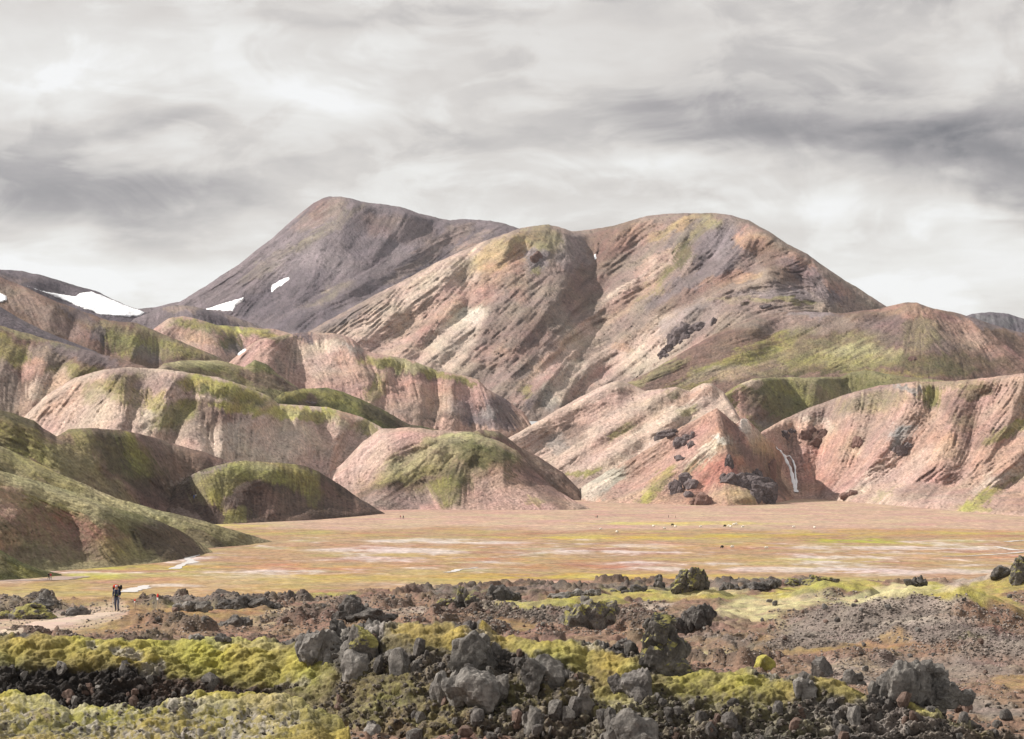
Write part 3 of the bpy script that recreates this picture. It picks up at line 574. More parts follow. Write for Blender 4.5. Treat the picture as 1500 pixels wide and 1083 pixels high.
    layer('R5', [(880,592),(905,568),(960,540),(1010,510),(1060,482),(1110,463),(1160,456),(1213,458),(1233,459),(1267,455),(1290,452),(1307,447),(1327,443),(1343,444),(1367,452),(1400,458),(1433,468),(1467,480),(1500,488),(1620,520),(1760,560)], 'brown',
          [E('taupe',1180,475,110,14,0,.75), E('lilac',1190,462,40,5,0,.7), E('olive',1180,520,140,22,-12,.8,.35), E('moss',1080,530,120,16,-24,.8,.45), E('mossp',1260,522,70,18,0,.8,.25), E('moss',1230,530,90,12,0,.6,.4), E('olive',960,548,60,8,-25,.85,.3), E('scoria2',1340,490,90,24,10,.35), E('salmon',1330,455,50,10,0,.5), E('pink',1410,495,56,16,32,.7,.45), E('rose',1440,500,70,12,32,.6,.5), E('olive',1350,490,30,30,30,.6,.4), E('mossd',1390,535,90,16,0,.7,.3), E('taupe',1040,550,50,8,-15,.5), E('pink',1090,545,60,8,-10,.4), E('mossd',1200,545,60,5,-3,.7,.2), E('moss',1300,548,80,5,2,.7,.3), E('brown',1450,530,60,18,10,.5), E('scoria2',1450,475,50,6,14,.7)],
          db0=[(880,1380),(1000,1440),(1150,1520),(1250,1550),(1350,1520),(1500,1430),(1760,1350)], turn=[(880,190),(1100,60),(1320,0),(1345,0),(1500,150),(1760,300)], slope=26, ridges=[[(1213,459),(1150,490),(1080,520),(1000,552),(930,575)],[(1160,457),(1080,490),(1000,530),(920,565)],[(1330,445),(1300,480),(1220,520),(1120,560)],[(1343,446),(1380,490),(1420,550)],[(1433,470),(1500,540)],[(1270,458),(1190,500),(1080,550)]],
          gullies=[[(1190,462),(1120,495),(1050,525),(960,560)],[(1110,468),(1030,510),(940,550)],[(1240,462),(1170,502),(1100,530),(1030,556)],[(1310,455),(1240,505),(1150,550)],[(1350,460),(1340,500),(1330,548)],[(1400,470),(1460,545)],[(1480,490),(1560,560)]], k=.6, wmax=40, rnd=14)
    layer('H8', [(170,490),(197,467),(233,452),(253,447),(280,448),(300,453),(333,460),(377,477),(405,490)], 'scoria2', [E('taupe',270,452,30,6,0,.8), E('scoria',310,470,30,14,30,.7), E('taupe',360,475,30,8,20,.6)], db0=[(170,1690),(405,1690)], turn=[(170,60),(265,0),(405,60)], slope=25,
          ridges=[[(290,452),(300,475)]], gullies=[[(325,465),(330,480)],[(240,460),(235,475)]], k=.6)
    layer('H7', [(-260,385),(-100,388),(0,395),(33,397),(67,405),(110,418),(143,427),(167,440),(187,448),(213,457),(250,475)], 'scoria', [E('scoria2',20,402,60,7,5,.5), E('taupe',10,408,30,5,10,.4)], db0=[(-260,1740),(250,1800)], slope=25, flow=25, rnd=10)
    layer('P23', [(435,497),(453,485),(493,463),(540,437),(587,413),(633,388),(667,372),(700,357),(733,345),(760,335),(783,331),(803,329),(820,333),(838,339),(867,336),(900,331),(923,323),(950,316),(983,313),(1043,312),(1070,315),(1097,323),(1127,340),(1150,355),(1183,373),(1217,397),(1250,418),(1297,448),(1345,485)], 'taupe',
          [E('pinkc',600,445,160,34,-33,.9), E('cream',620,430,120,16,-33,.5), E('taupe',520,460,60,12,-30,.6), E('scoria2',500,470,40,7,-28,.5), E('pink',600,490,110,36,-40,.75), E('rose',640,480,70,18,-50,.6), E('rose',700,430,80,16,-45,.7), E('ochre',740,370,60,22,-25,.75), E('olive',800,350,36,18,20,.6), E('mossp',770,360,40,12,0,.4), E('orange',740,385,46,14,-40,.5), E('salmon',735,410,46,14,-50,.6), E('cream',685,470,30,22,-20,.9), E('white',690,462,16,14,0,.5), E('cream',660,505,46,34,-50,.75), E('pinkc',640,530,60,18,0,.6), E('taupe',780,440,60,56,0,.8), E('brown',765,490,50,36,-20,.55), E('taupe',745,470,26,36,0,.6), E('lilac',840,370,24,30,0,.5), E('lilac',788,380,18,18,0,.8), E('scoria2',788,376,8,7,0,.6), E('moss',788,394,6,5,0,.6), E('salmon',760,420,16,30,-20,.4), E('rose',730,520,40,16,0,.35), E('brown',680,395,9,16,0,.5), E('dkred',630,480,14,12,0,.35), E('pinkc',575,510,50,20,20,.4),  # taupe and brown right of the pale cone paint the dome's shaded face
           E('brown',895,350,46,26,-30,.75), E('dkred',900,365,36,26,-40,.25), E('brown',860,420,26,50,35,.6), E('salmon',935,345,40,14,-30,.5), E('ochre',985,335,44,8,-25,.7), E('olive',1020,335,36,16,-35,.7), E('mossp',1040,325,20,9,0,.5), E('scoria2',1000,345,40,8,-40,.6), E('pink',960,390,60,12,-35,.65), E('pinkc',930,420,70,12,-38,.75), E('cream',915,425,40,7,-35,.5), E('moss',955,420,46,9,-40,.7,.35), E('mossd',1000,375,9,22,25,.8,.1), E('mossd',975,400,10,16,40,.6,.2), E('olive',920,445,60,8,-40,.6,.3), E('scoria2',1050,370,36,46,35,.85), E('lilac',1060,350,20,36,25,.5), E('scoria2',990,425,60,10,-32,.7), E('orange',1100,355,26,14,10,.75), E('salmon',1110,350,30,14,20,.5), E('brown',1150,385,60,24,30,.7), E('salmon',1170,390,30,12,25,.55), E('scoria2',1190,410,60,12,35,.7), E('orange',1080,408,36,8,-12,.75), E('salmon',1050,413,36,8,-20,.6), E('brown',1020,430,80,12,-25,.55), E('scoria2',1180,430,60,14,10,.5), E('lilac',1130,432,60,8,0,.6), E('mossp',1090,440,50,4,0,.6,.2), E('moss',1150,440,50,4,6,.6,.3), E('salmon',1230,425,26,8,30,.4),
           E('pink',880,470,120,16,-38,.7), E('pinkc',830,510,90,16,-40,.85), E('orange',800,530,60,7,-40,.45), E('taupe',900,480,60,9,-38,.6), E('brown',890,460,40,8,-40,.45), E('pinkc',950,500,80,26,-30,.85), E('cream',960,520,60,16,-30,.5), E('lilac',1010,470,50,20,-25,.6), E('taupe',1050,455,60,12,-20,.6), E('pinkc',880,540,50,26,-40,.6), E('cream',835,545,26,20,-20,.6), E('cream',815,570,18,26,20,.6), E('rose',790,560,60,8,-38,.5), E('taupe',760,575,26,14,0,.5), E('moss',770,572,10,6,40,.6), E('scoria',775,590,9,14,0,.6), E('grey',805,585,12,20,0,.5), E('pink',860,560,50,10,-35,.5), E('brown',930,490,36,5,-35,.5), E('orange',910,508,14,6,0,.5), E('pink',1000,520,60,10,-30,.5)],
          db0=[(435,1760),(1345,1760)], turn=[(435,190),(780,0),(800,0),(868,70),(1060,-30),(1100,-30),(1345,100)], slope=31, rnd=16,
          ridges=[[(818,334),(800,370),(757,420),(703,448),(712,465),(708,490),(668,537)],[(733,346),(690,380),(640,420),(580,460),(530,500)],[(695,395),(660,450),(620,490),(590,525)],[(740,425),(690,470),(650,505),(625,535)],[(830,350),(845,380),(820,430),(780,480),(740,530)],
                  [(923,324),(900,350),(872,400),(845,448),(800,505),(740,555)],[(1043,314),(983,360),(943,400),(850,467),(763,537),(735,570)],[(1056,314),(1017,370),(980,418),(910,487),(817,550),(780,590)],[(1100,340),(1057,395),(963,447),(917,480),(865,530),(815,600)],[(1165,380),(1110,415),(1050,430),(1003,465),(925,530),(870,575)],[(1200,400),(1230,440)],[(1160,437),(1090,440),(1040,470),(960,530),(900,570)],[(840,520),(850,545),(830,580)]],
          gullies=[[(838,340),(868,365),(871,380),(866,402),(838,437),(827,460),(800,490),(783,513),(763,527),(717,557)],[(692,373),(683,400),(683,422)],[(763,413),(683,460),(640,500),(613,525)],[(680,410),(640,455),(600,480),(545,510)],[(700,500),(650,535)],
                   [(1032,316),(950,367),(900,400),(840,465),(790,527),(745,567)],[(1012,345),(1000,380),(990,403),(937,433),(883,473),(833,512),(770,570)],[(1068,325),(1040,385),(983,425),(927,467),(903,490),(850,522),(790,595)],[(1130,382),(1060,415),(990,455),(945,500),(890,545),(845,580)],[(1170,425),(1080,432),(1020,470),(945,530),(880,575)],[(1250,420),(1240,450)],[(1140,400),(1180,430)]], k=1.0, wmax=80, rill=1.6)
    layer('P1', [(160,480),(200,453),(233,449),(263,442),(300,420),(350,387),(400,348),(433,318),(460,297),(477,289),(500,288),(540,297),(587,303),(613,312),(643,320),(660,323),(677,321),(717,323),(740,328),(758,334),(810,352)], 'scoria2',
          [E('lilac',440,360,80,34,-40,.55), E('taupe',470,315,50,12,-30,.7), E('olive',480,335,70,9,-33,.35,.4), E('olive',400,385,60,9,-35,.25,.4), E('dkred',465,305,20,10,-40,.35), E('lilac',460,390,60,30,-10,.6), E('brown',580,335,60,22,10,.45), E('lilac',590,350,40,26,-30,.45), E('scoria',520,350,20,30,0,.5), E('scoria',420,430,70,26,-30,.7), E('scoria',370,445,40,20,-20,.8), E('taupe',650,350,50,9,-28,.6), E('taupe',690,355,40,8,-28,.6), E('salmon',690,358,18,5,-25,.4), E('scoria',600,395,60,14,-35,.5), E('olive',480,432,40,8,-28,.35,.3), E('scoria',450,470,60,16,-10,.8), E('taupe',610,385,60,8,-33,.5), E('scoria2',300,432,50,10,-30,.5)],
          db0=[(160,2350),(810,2350)], turn=[(160,320),(480,0),(520,0),(640,130),(810,220)], slope=31, rnd=12,
          ridges=[[(527,299),(500,332),(470,345),(430,365),(395,388),(350,420)],[(600,305),(575,340),(550,375)],[(677,323),(633,352),(583,385),(510,425),(455,458),(430,478)],[(740,332),(660,375),(590,420),(520,460)],[(470,350),(465,400),(440,440)]],
          gullies=[[(500,334),(520,360),(545,388)],[(640,325),(605,350),(575,378),(545,392),(520,405),(480,428),(420,462),(395,478)],[(700,345),(600,410),(540,430),(467,468),(453,483)],[(430,385),(400,420),(365,455)],[(350,405),(310,430)]], k=.75, wmax=70)
    layer('R6', [(1380,490),(1410,466),(1423,460),(1450,457),(1477,460),(1500,467),(1600,478),(1760,505)], 'scoria', [E('bluegrey',1460,470,50,6,5,.35,.5)], db0=[(1380,4200),(1760,4200)], slope=30, flow=80, rnd=5)
hills()

# ------------------------------------------------------------------ the lava field in front
C.update(fmoss=(.31,.275,.085), fmossd=(.14,.13,.05), fmossp=(.43,.39,.22), frock=(.115,.106,.10), frockd=(.042,.038,.036), heath=(.185,.125,.092), heatho=(.275,.19,.085), gravel=(.18,.152,.136), gravelp=(.36,.31,.265),
         fgrey=(.36,.335,.31), trail=(.43,.34,.28), fbrown=(.17,.12,.09))
def lumpy(big=0.55, amp=0.16, rockamp=0.12, up=0.6):
    def f(X, Y, Z, mm):
        S = Z * 1.3 - Y * 0.35
        f1, f2, cid = worley2(X / big, (Y * 0.75 + Z * 1.6) / big + 0.3 * fbm2(X / 2, Y / 2, 2, 5), 61)
        g1, _, _ = worley2(X / (big * 0.4), (Y * 0.75 + Z * 1.6) / (big * 0.4), 62)
        bul = 1.25 * (0.55 - f1 ** 1.3) + 0.35 * (0.5 - g1 ** 1.5) + 0.9 * fbm2(X / 1.6, (Y + Z * 2) / 1.6, 3, 63)
        r1, r2, rid = worley2(X / 0.45 + 0.3 * fbm2(X, Z * 2 + Y, 2, 71), (Y * 0.7 + Z * 1.8) / 0.45, 64)
        crag = (r2 - r1 - 0.35) + 1.3 * (rid - 0.5) + 1.2 * fbm2(X / 0.9, (Y + 2 * Z) / 0.9, 3, 65)
        crag = crag + 0.9 * fbm2(X / 0.22, (Y + 2 * Z) / 0.22, 3, 68, .6)
        bul = bul + 0.16 * fbm2(X / 0.13, (Y + 2 * Z) / 0.13, 3, 67, .6)
        h = mm * amp * bul + (1 - mm) * rockamp * crag
        fine = 0.012 * fbm2(X / 0.07, (Y + Z * 2) / 0.07, 2, 66)
        h = h + fine
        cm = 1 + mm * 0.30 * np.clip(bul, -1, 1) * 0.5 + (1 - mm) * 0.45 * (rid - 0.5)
        return -h * (1 - up) * 1.3, h * up * 1.5, cm
    return f

layer('A', [(-260,1030),(-120,1015),(0,1021),(27,1020),(53,1025),(80,1031),(101,1039),(123,1033),(147,1041),(173,1037),(227,1041),(253,1029),(280,1018),(293,1013),(333,1016),(373,1017),(400,1019),(425,1021),(447,1031),(473,1046),(497,1059),(511,1075),(520,1100),(526,1140)], 'fmoss',
      [E('fmossd',200,1055,330,36,0,.55,.85), E('fgrey',150,1060,330,36,0,.45,.9), E('fmossp',330,1030,110,12,0,.7,.4), E('fmossp',60,1035,90,8,5,.6,.4), E('fgrey',270,1035,30,9,-10,.7,.5), E('fgrey',120,1068,40,8,0,.6,.5), E('fgrey',215,1075,60,8,0,.6,.6), E('fgrey',380,1060,60,10,5,.5,.6), E('fmossd',80,1062,26,9,0,.6,.3), E('fmossd',250,1060,40,7,0,.5,.4), E('fmossd',470,1062,30,22,40,.6,.3), E('fgrey',20,1050,40,6,0,.5,.6), E('fbrown',60,1052,20,5,0,.5,.5), E('fmossp',430,1035,40,10,20,.5,.4), E('fgrey',330,1078,90,6,0,.6,.6)],
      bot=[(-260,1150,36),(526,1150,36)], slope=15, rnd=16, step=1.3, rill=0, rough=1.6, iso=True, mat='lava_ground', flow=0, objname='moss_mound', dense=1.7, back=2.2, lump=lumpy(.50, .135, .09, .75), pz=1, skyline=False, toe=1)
layer('B', [(-260,925),(0,929),(35,928),(80,932),(133,935),(187,937),(229,944),(267,940),(307,937),(347,936),(380,937),(420,939),(452,930),(470,926),(500,922),(519,917),(529,914),(567,912),(583,919),(620,914),(660,916),(687,913),(711,914),(721,927),(740,935),(780,940),(847,941),(873,943),(924,946),(943,959),(967,977),(1007,985),(1060,985),(1108,979),(1127,984),(1161,997),(1175,992),(1201,989),(1233,1000),(1284,1027),(1308,1024),(1340,1029),(1393,1050),(1447,1067),(1500,1082),(1620,1105),(1760,1120)], 'frock',
      [E('frockd',250,1000,330,42,0,.85), E('frockd',620,1060,260,70,0,.55,.3), E('fbrown',560,1050,60,60,0,.6,.5), E('fbrown',900,1060,160,30,0,.5,.5), E('frockd',1020,1040,130,40,0,.6,.3), E('frockd',100,985,120,20,0,.7), E('fbrown',330,1010,120,30,0,.5,.5),  # dark rock and dark moss bands under the moss ledge paint its shade
       E('fmoss',-120,955,160,34,0,.95,.1), E('fmoss',80,955,130,24,3,.98), E('fmoss',240,962,110,24,12,.98), E('fmoss',360,968,120,38,10,.98), E('fmoss',450,985,46,34,40,.8,.3), E('fmossd',60,972,110,10,0,.6,.3), E('fmossd',300,990,120,10,10,.55,.3), E('fmossd',410,1000,90,12,10,.6,.3), E('fgrey',185,958,26,9,10,.8,.3), E('fgrey',225,978,16,10,0,.7,.2), E('fgrey',138,947,10,6,0,.6), E('fmossp',350,945,70,7,3,.5,.3),
       E('fmossd',430,1025,34,22,30,.7,.3), E('fgrey',420,1005,34,8,-20,.6,.3), E('fgrey',480,945,40,22,-10,.7,.3), E('fgrey',560,925,34,14,10,.8,.3), E('fmossd',575,940,18,22,0,.7,.2), E('fmoss',640,932,64,20,5,.95,.1), E('fmossd',640,950,60,12,5,.6,.3), E('fmoss',715,928,16,22,20,.9,.1), E('fgrey',705,940,24,20,0,.5,.4), E('fmoss',770,948,50,13,12,.95,.1), E('fmoss',860,965,80,22,14,.98), E('fmoss',905,985,60,24,25,.95,.1), E('fmossd',850,982,70,10,14,.6,.3), E('fgrey',870,947,24,9,10,.6,.3), E('fmoss',890,1025,36,28,35,.9,.2), E('fmossp',920,1035,30,12,30,.7,.3), E('fgrey',860,1020,14,14,0,.6), E('fmossd',950,1050,14,20,30,.5),
       E('fmoss',1040,1005,80,22,8,.98), E('fmoss',1110,1010,60,30,10,.9,.2), E('fmossd',1080,1035,70,18,10,.8,.3), E('fgrey',1120,985,24,7,0,.6,.3), E('fmoss',1225,1010,50,14,28,.95,.1), E('fmossd',1230,1025,50,12,25,.6,.3), E('fgrey',1185,1005,14,18,0,.5), E('fmoss',1350,1040,36,7,22,.8,.2), E('fmossp',1400,1058,60,5,22,.5,.3), E('gravel',1330,1065,110,26,10,.7), E('heath',1470,1085,60,20,10,.5,.4), E('fgrey',1250,1055,90,26,5,.5,.5), E('fbrown',750,1040,420,60,0,.55,.7), E('fmossd',800,1050,420,60,0,.5,.8), E('olive',600,1020,200,60,0,.35,.8), E('fgrey',1000,1060,300,40,0,.3,.8), E('fmossd',650,1075,60,12,0,.4,.5), E('fmossd',560,1000,60,30,20,.5,.5), E('fmossd',1200,1070,60,14,0,.4,.5), E('heath',580,1075,30,24,50,.6,.3), E('heath',690,1060,20,20,40,.4,.4)],
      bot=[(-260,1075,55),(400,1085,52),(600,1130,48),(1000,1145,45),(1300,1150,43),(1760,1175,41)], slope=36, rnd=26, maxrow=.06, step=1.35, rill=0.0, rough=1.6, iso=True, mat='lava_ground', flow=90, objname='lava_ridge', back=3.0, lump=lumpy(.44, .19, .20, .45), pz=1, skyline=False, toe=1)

CREST = [  # (crest pixels, distance, tan front, tan back)
    ([(1110,945),(1140,925),(1180,905),(1240,883),(1290,866),(1330,859),(1375,862),(1405,858),(1440,868),(1470,880),(1500,893),(1560,905),(1760,920)], 120, .42, .5),
    ([(1225,946),(1270,925),(1310,914),(1370,907),(1430,912),(1480,922),(1540,930),(1760,935)], 102, .40, .5),
    ([(1360,985),(1410,963),(1450,951),(1500,938),(1560,930),(1760,925)], 86, .38, .5),
    ([(1015,960),(1050,948),(1110,937),(1180,938),(1250,946),(1300,962)], 95, .35, .5),
    ([(1050,892),(1100,880),(1150,869),(1200,859),(1250,853),(1275,856),(1295,872)], 168, .4, .5),
    ([(1380,872),(1420,854),(1450,843),(1480,832),(1500,824),(1560,812),(1760,800)], 205, .5, .5),
    ([(950,868),(1000,858),(1050,857),(1100,853),(1150,849),(1200,847),(1235,853)], 210, .5, .6),
    ([(955,925),(985,903),(1020,891),(1060,897),(1100,905),(1140,913),(1175,928)], 128, .45, .5),
    ([(840,885),(900,874),(950,868),(1000,866),(1060,872),(1120,884)], 162, .3, .5),
    ([(690,920),(740,898),(800,886),(850,878),(900,878),(940,888),(975,908)], 138, .5, .4),
    ([(550,905),(620,891),(680,887),(740,885),(790,886)], 152, .3, .4),
    ([(390,908),(450,894),(500,886),(540,881),(600,881),(640,890)], 162, .3, .4),
    ([(370,884),(450,873),(520,869),(600,869),(660,867),(700,864),(750,867),(800,869),(860,867),(920,863),(960,866)], 192, .5, .6),
    ([(235,893),(280,882),(330,877),(380,879),(415,890)], 158, .5, .5),
    ([(-260,880),(-60,878),(0,873),(40,874),(80,887),(112,902)], 142, .5, .5),
    ([(330,935),(380,925),(430,914),(480,908),(520,906)], 112, .3, .4),
]
def zC(PX, d):
    dd = np.array([40,50,60,70,85,100,120,135,160,190,220,260,300]); zz_ = np.array([-6.75,-7.2,-7.7,-8.5,-9.5,-10.3,-11.1,-11.65,-12.9,-14.3,-15.4,-17.5,-20.])
    z = np.interp(d, dd, zz_)
    for pts, dc, sf, sb in CREST:
        xs = np.array([p[0] for p in pts]); ys = np.array([p[1] for p in pts])
        wob = 1.2 * fbm2(PX / 160, PX * 0 + dc, 3, int(dc))
        cz = (HY - np.interp(PX, xs, ys)) / F * dc
        end = np.maximum(0, np.maximum(xs[0] - PX, PX - xs[-1])) * dc / F
        t = d - dc - wob
        s = np.where(t < 0, sf, sb); r = 1.6
        h = cz - s * (np.sqrt(t * t + r * r) - r) - 0.45 * end
        kk = 0.25
        m = np.maximum(z, h); z = m + kk * np.exp(-np.abs(z - h) / kk) * 0.5
    edge = np.interp(PX, [-300,0,250,420,700,950,1250,1400,1500,1760], [158,160,172,180,204,220,222,225,236,240]) + 8 * fbm2(PX / 50, PX * 0, 3, 9)
    z = z - np.maximum(0, d - edge) * 0.62
    return z
def build_lava():
    px = np.arange(-260, 1761, 2.5)
    d = np.concatenate([np.arange(41, 60, 0.4), np.arange(60, 92, 0.30), np.arange(92, 142, 0.26), np.arange(142, 216, 0.42), np.arange(216, 275, 1.2)])
    PX, Dm = np.meshgrid(px, d)
    X = (PX - CX) / F * Dm; Y = Dm
    Z = zC(PX, Dm)
    PY = HY - Z / Dm * F
    col = paint(PX, PY, 'heath', [
        E('heatho',100,900,200,30,0,.7,.4), E('heatho',330,905,100,16,0,.8,.4), E('fbrown',300,915,120,10,0,.5,.4), E('gravelp',440,900,120,10,-8,.4,.5), E('fbrown',470,895,60,12,-20,.6,.4), E('gravelp',620,898,130,7,-4,.6,.3), E('heath',560,905,110,8,0,.6), E('gravelp',700,893,90,6,-3,.7,.2),
        E('frock',300,885,110,10,0,.85,.2), E('frock',40,890,80,18,8,.8,.3), E('frockd',80,895,50,8,10,.5,.4), E('frock',430,875,60,8,0,.6,.4), E('fmoss',470,872,60,4,0,.7,.4), E('frock',700,870,90,9,0,.8,.3), E('fmossd',690,872,26,6,0,.7,.2), E('fmoss',280,892,40,4,0,.5,.5),
        E('frock',840,900,120,18,5,.7,.3), E('fmoss',790,888,80,5,-4,.8,.3), E('fmoss',880,880,90,5,0,.8,.3), E('frockd',760,905,60,12,0,.5,.3), E('heatho',760,918,50,8,0,.6,.4), E('heath',880,918,90,12,-6,.9,.2), E('gravelp',930,895,60,5,-10,.7,.2),
        E('frock',880,864,130,6,0,.7,.3), E('fmoss',990,873,110,9,2,.85,.3), E('fmossp',1040,870,60,6,0,.5,.3), E('frock',1080,858,130,7,-3,.8,.25), E('fmossp',1140,885,90,12,-6,.85,.3), E('fmoss',1180,866,70,7,-8,.9,.2), E('fmoss',1255,858,40,8,0,.9,.1), E('frock',1210,875,60,8,5,.5,.4), E('fmossp',1150,895,60,10,-10,.5,.3),
        E('frock',1030,910,50,16,0,.5,.3), E('fmossp',1100,905,60,7,10,.8,.3), E('fbrown',1080,922,70,12,8,.7,.3), E('heath',1090,935,60,9,0,.7), E('heatho',1130,935,40,6,-20,.8,.3), E('frock',1100,945,110,7,5,.7,.3),
        E('gravel',1270,905,150,34,-14,.95), E('fmossp',1290,870,70,8,-12,.9,.2), E('fmoss',1380,866,50,9,10,.95,.1), E('fmoss',1450,880,60,9,16,.85,.2), E('fmossp',1330,862,60,5,0,.6,.3), E('gravelp',1340,880,80,7,0,.5,.3), E('heath',1480,895,40,10,20,.8,.2), E('heatho',1480,890,30,8,30,.6,.3),
        E('gravel',1370,930,110,20,5,.95), E('gravelp',1370,912,80,6,0,.6,.3), E('heatho',1310,935,26,14,0,.7,.4), E('fmossd',1430,940,26,7,0,.6,.3), E('heatho',1290,950,60,5,0,.6,.3), E('gravel',1470,960,80,30,-10,.9), E('heath',1460,975,60,16,-10,.7,.3), E('fbrown',1380,960,80,10,0,.5,.4),
        E('gravelp',1440,845,60,9,-18,.7,.3), E('fmoss',1460,862,60,9,-5,.85,.3), E('fmoss',1500,845,40,8,-10,.6,.4),
        E('heath',1150,965,120,8,0,.8,.2), E('fmossp',1060,965,40,10,8,.8,.3), E('heatho',1200,958,60,5,0,.7,.3), E('gravelp',1250,990,70,14,8,.5,.4), E('heatho',1280,985,30,8,0,.6,.3), E('gravel',1360,990,140,22,0,.7,.2), E('heath',1470,1010,80,20,0,.6,.4), E('heatho',1490,1000,40,14,0,.6,.4), E('gravel',1400,1030,120,14,10,.8)],
        fbm2(X / 1.2, Y / 1.5, 3, 31) * 1.5, fbm2(X / 3, Y / 4, 3, 32) * 1.5, 500, warp=4.5, streak=1.2)
    mm = 1 - sstep(0.50, 0.72, col[..., 2] / col[..., 1]); mm = blur2(blur2(mm, 2, 0), 2, 1)
    crn = fbm2(X / 5.5, Y / 9, 4, 91, .55)
    rkp = sstep(.22, .38, crn) * (1 - mm) * sstep(62, 75, Dm)
    tp = [(-260, 940), (-60, 930), (0, 921), (60, 914), (110, 908), (150, 901), (172, 897)]
    TD, _, _ = poly_dist(PX, PY, [tp]); tr = 1 - sstep(9, 20, TD)
    rkp = rkp * (1 - tr) * (1 - .7 * sstep(1100, 1160, PX))
    col = col * (1 - .6 * rkp[..., None]) + np.array(C['frockd']) * .6 * rkp[..., None]
    lum = col.mean(-1)
    rk = (1 - mm) * (1 - sstep(0.10, 0.17, lum))                  # bare rock
    f1, f2, cid = worley2(X / 0.9 + 0.4 * fbm2(X, Y, 2, 3), Y / 1.1, 81)
    g1, g2, gid = worley2(X / 0.38, Y / 0.5, 82)
    edgez = sstep(150, 165, Dm)
    Z0 = Z
    Z = Z + mm * (0.22 * (0.55 - f1 ** 1.4) + 0.08 * (0.5 - g1)) + rk * (0.55 * (cid - 0.4) * sstep(0, .25, f2 - f1) + 0.28 * (gid - 0.5)) \
        + (1 - mm) * (1 - rk) * (0.10 * (gid - 0.5) * sstep(0.05, .2, g2 - g1)) + (0.30 * fbm2(X / 4, Y / 4, 3, 83) + .30 * fbm2(X / 9, Y / 14, 3, 84) + .5 * rkp) * sstep(60, 75, Dm)
    Z = Z0 + (Z - Z0) * (1 - .92 * tr)           # the trodden trail is smooth
    col = col * (1 - .6 * tr[..., None]) + np.array(C['trail']) * .6 * tr[..., None]
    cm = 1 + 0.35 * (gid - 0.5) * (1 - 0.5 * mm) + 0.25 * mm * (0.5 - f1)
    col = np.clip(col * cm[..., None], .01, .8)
    o = make_obj('lava_field', np.stack([X, Y, Z], -1).reshape(-1, 3), grid_faces(*PX.shape), 'lava_ground', col.reshape(-1, 3))
    tag(o, kind='structure')
    return o
lava = build_lava()
from mathutils.bvhtree import BVHTree
def bvh_of(objs):
    V = []; P = []; n = 0
    for o in objs:
        me = o.data; co = np.empty(len(me.vertices) * 3, np.float32); me.vertices.foreach_get('co', co)
        V.append(co.reshape(-1, 3)); k = np.empty(len(me.loops), np.int32); me.loops.foreach_get('vertex_index', k)
        P.append(k.reshape(-1, 4) + n); n += len(me.vertices)
    V = np.concatenate(V); P = np.concatenate(P)
    return BVHTree.FromPolygons(V.tolist(), P.tolist())
BVH_F = bvh_of([lava, LAYERS['A']['obj'], LAYERS['B']['obj']])
def hit(x, y):
    """first ground point of the lava field seen through a photo pixel"""
    dr = Vector(P2W(x, y, 1.0)).normalized()
    loc, nor, idx, dist = BVH_F.ray_cast(Vector((0, 0, 0)), dr)
    if loc is None:
        return None, None
    return loc, nor
def ground_z(x, y):
    loc, nor, idx, dist = BVH_F.ray_cast(Vector((x, y, 20.0)), Vector((0, 0, -1)))
    return loc

# ------------------------------------------------------------------ rocks
def rock_material(name, ca, cb, moss=0.0, mosscol=(.22, .20, .075), lich=0.25):
    m, t, b = new_mat(name)
    tco = N(t, 'ShaderNodeTexCoord').outputs['Object']; oi = N(t, 'ShaderNodeObjectInfo').outputs['Random']
    off = N(t, 'ShaderNodeVectorMath', operation='ADD'); t.links.new(tco, off.inputs[0])
    mulr = N(t, 'ShaderNodeMath', operation='MULTIPLY'); t.links.new(oi, mulr.inputs[0]); mulr.inputs[1].default_value = 37.0
    t.links.new(mulr.outputs[0], off.inputs[1]); vec = off.outputs[0]
    n1 = tnoise(t, 2.2, 7, 0.65, vec); n2 = tnoise(t, 11, 5, 0.7, vec)
    mx = N(t, 'ShaderNodeMixRGB'); t.links.new(maprange(t, n1, .35, .65, 0, 1), mx.inputs[0]); mx.inputs[1].default_value = (*ca, 1); mx.inputs[2].default_value = (*cb, 1)
    c = mul_color(t, mx.outputs[0], maprange(t, n2, .3, .7, .6, 1.4))
    c = mul_color(t, c, maprange(t, oi, 0, 1, .75, 1.3))
    l = N(t, 'ShaderNodeMixRGB'); t.links.new(c, l.inputs[1]); l.inputs[2].default_value = (.36, .35, .32, 1)
    n3 = tnoise(t, 5, 4, 0.7, vec); t.links.new(maprange(t, n3, .58, .70, 0, lich), l.inputs[0])
    out = l.outputs[0]
    if moss > 0:
        g = N(t, 'ShaderNodeNewGeometry'); sx = N(t, 'ShaderNodeSeparateXYZ'); t.links.new(g.outputs['Normal'], sx.inputs[0])
        n4 = tnoise(t, 1.6, 5, 0.6, vec)
        a = N(t, 'ShaderNodeMath', operation='ADD'); t.links.new(sx.outputs[2], a.inputs[0]); t.links.new(maprange(t, n4, .3, .7, -.75, .75), a.inputs[1])
        mm = N(t, 'ShaderNodeMixRGB'); t.links.new(maprange(t, a.outputs[0], 1.0 - moss, 1.3 - moss, 0, 1), mm.inputs[0])
        mc = mul_color(t, N(t, 'ShaderNodeRGB').outputs[0], maprange(t, n2, .3, .7, .6, 1.5));
        for q in t.nodes:
            if q.type == 'RGB': q.outputs[0].default_value = (*mosscol, 1)
        t.links.new(out, mm.inputs[1]); t.links.new(mc, mm.inputs[2]); out = mm.outputs[0]
    t.links.new(out, b.inputs['Base Color'])
    bumpn(t, b, n2, 0.7, 0.06)
rock_material('lava_rock', (.055, .05, .048), (.16, .148, .14))
rock_material('lava_rock_mossy', (.06, .055, .052), (.18, .165, .15), moss=.58)
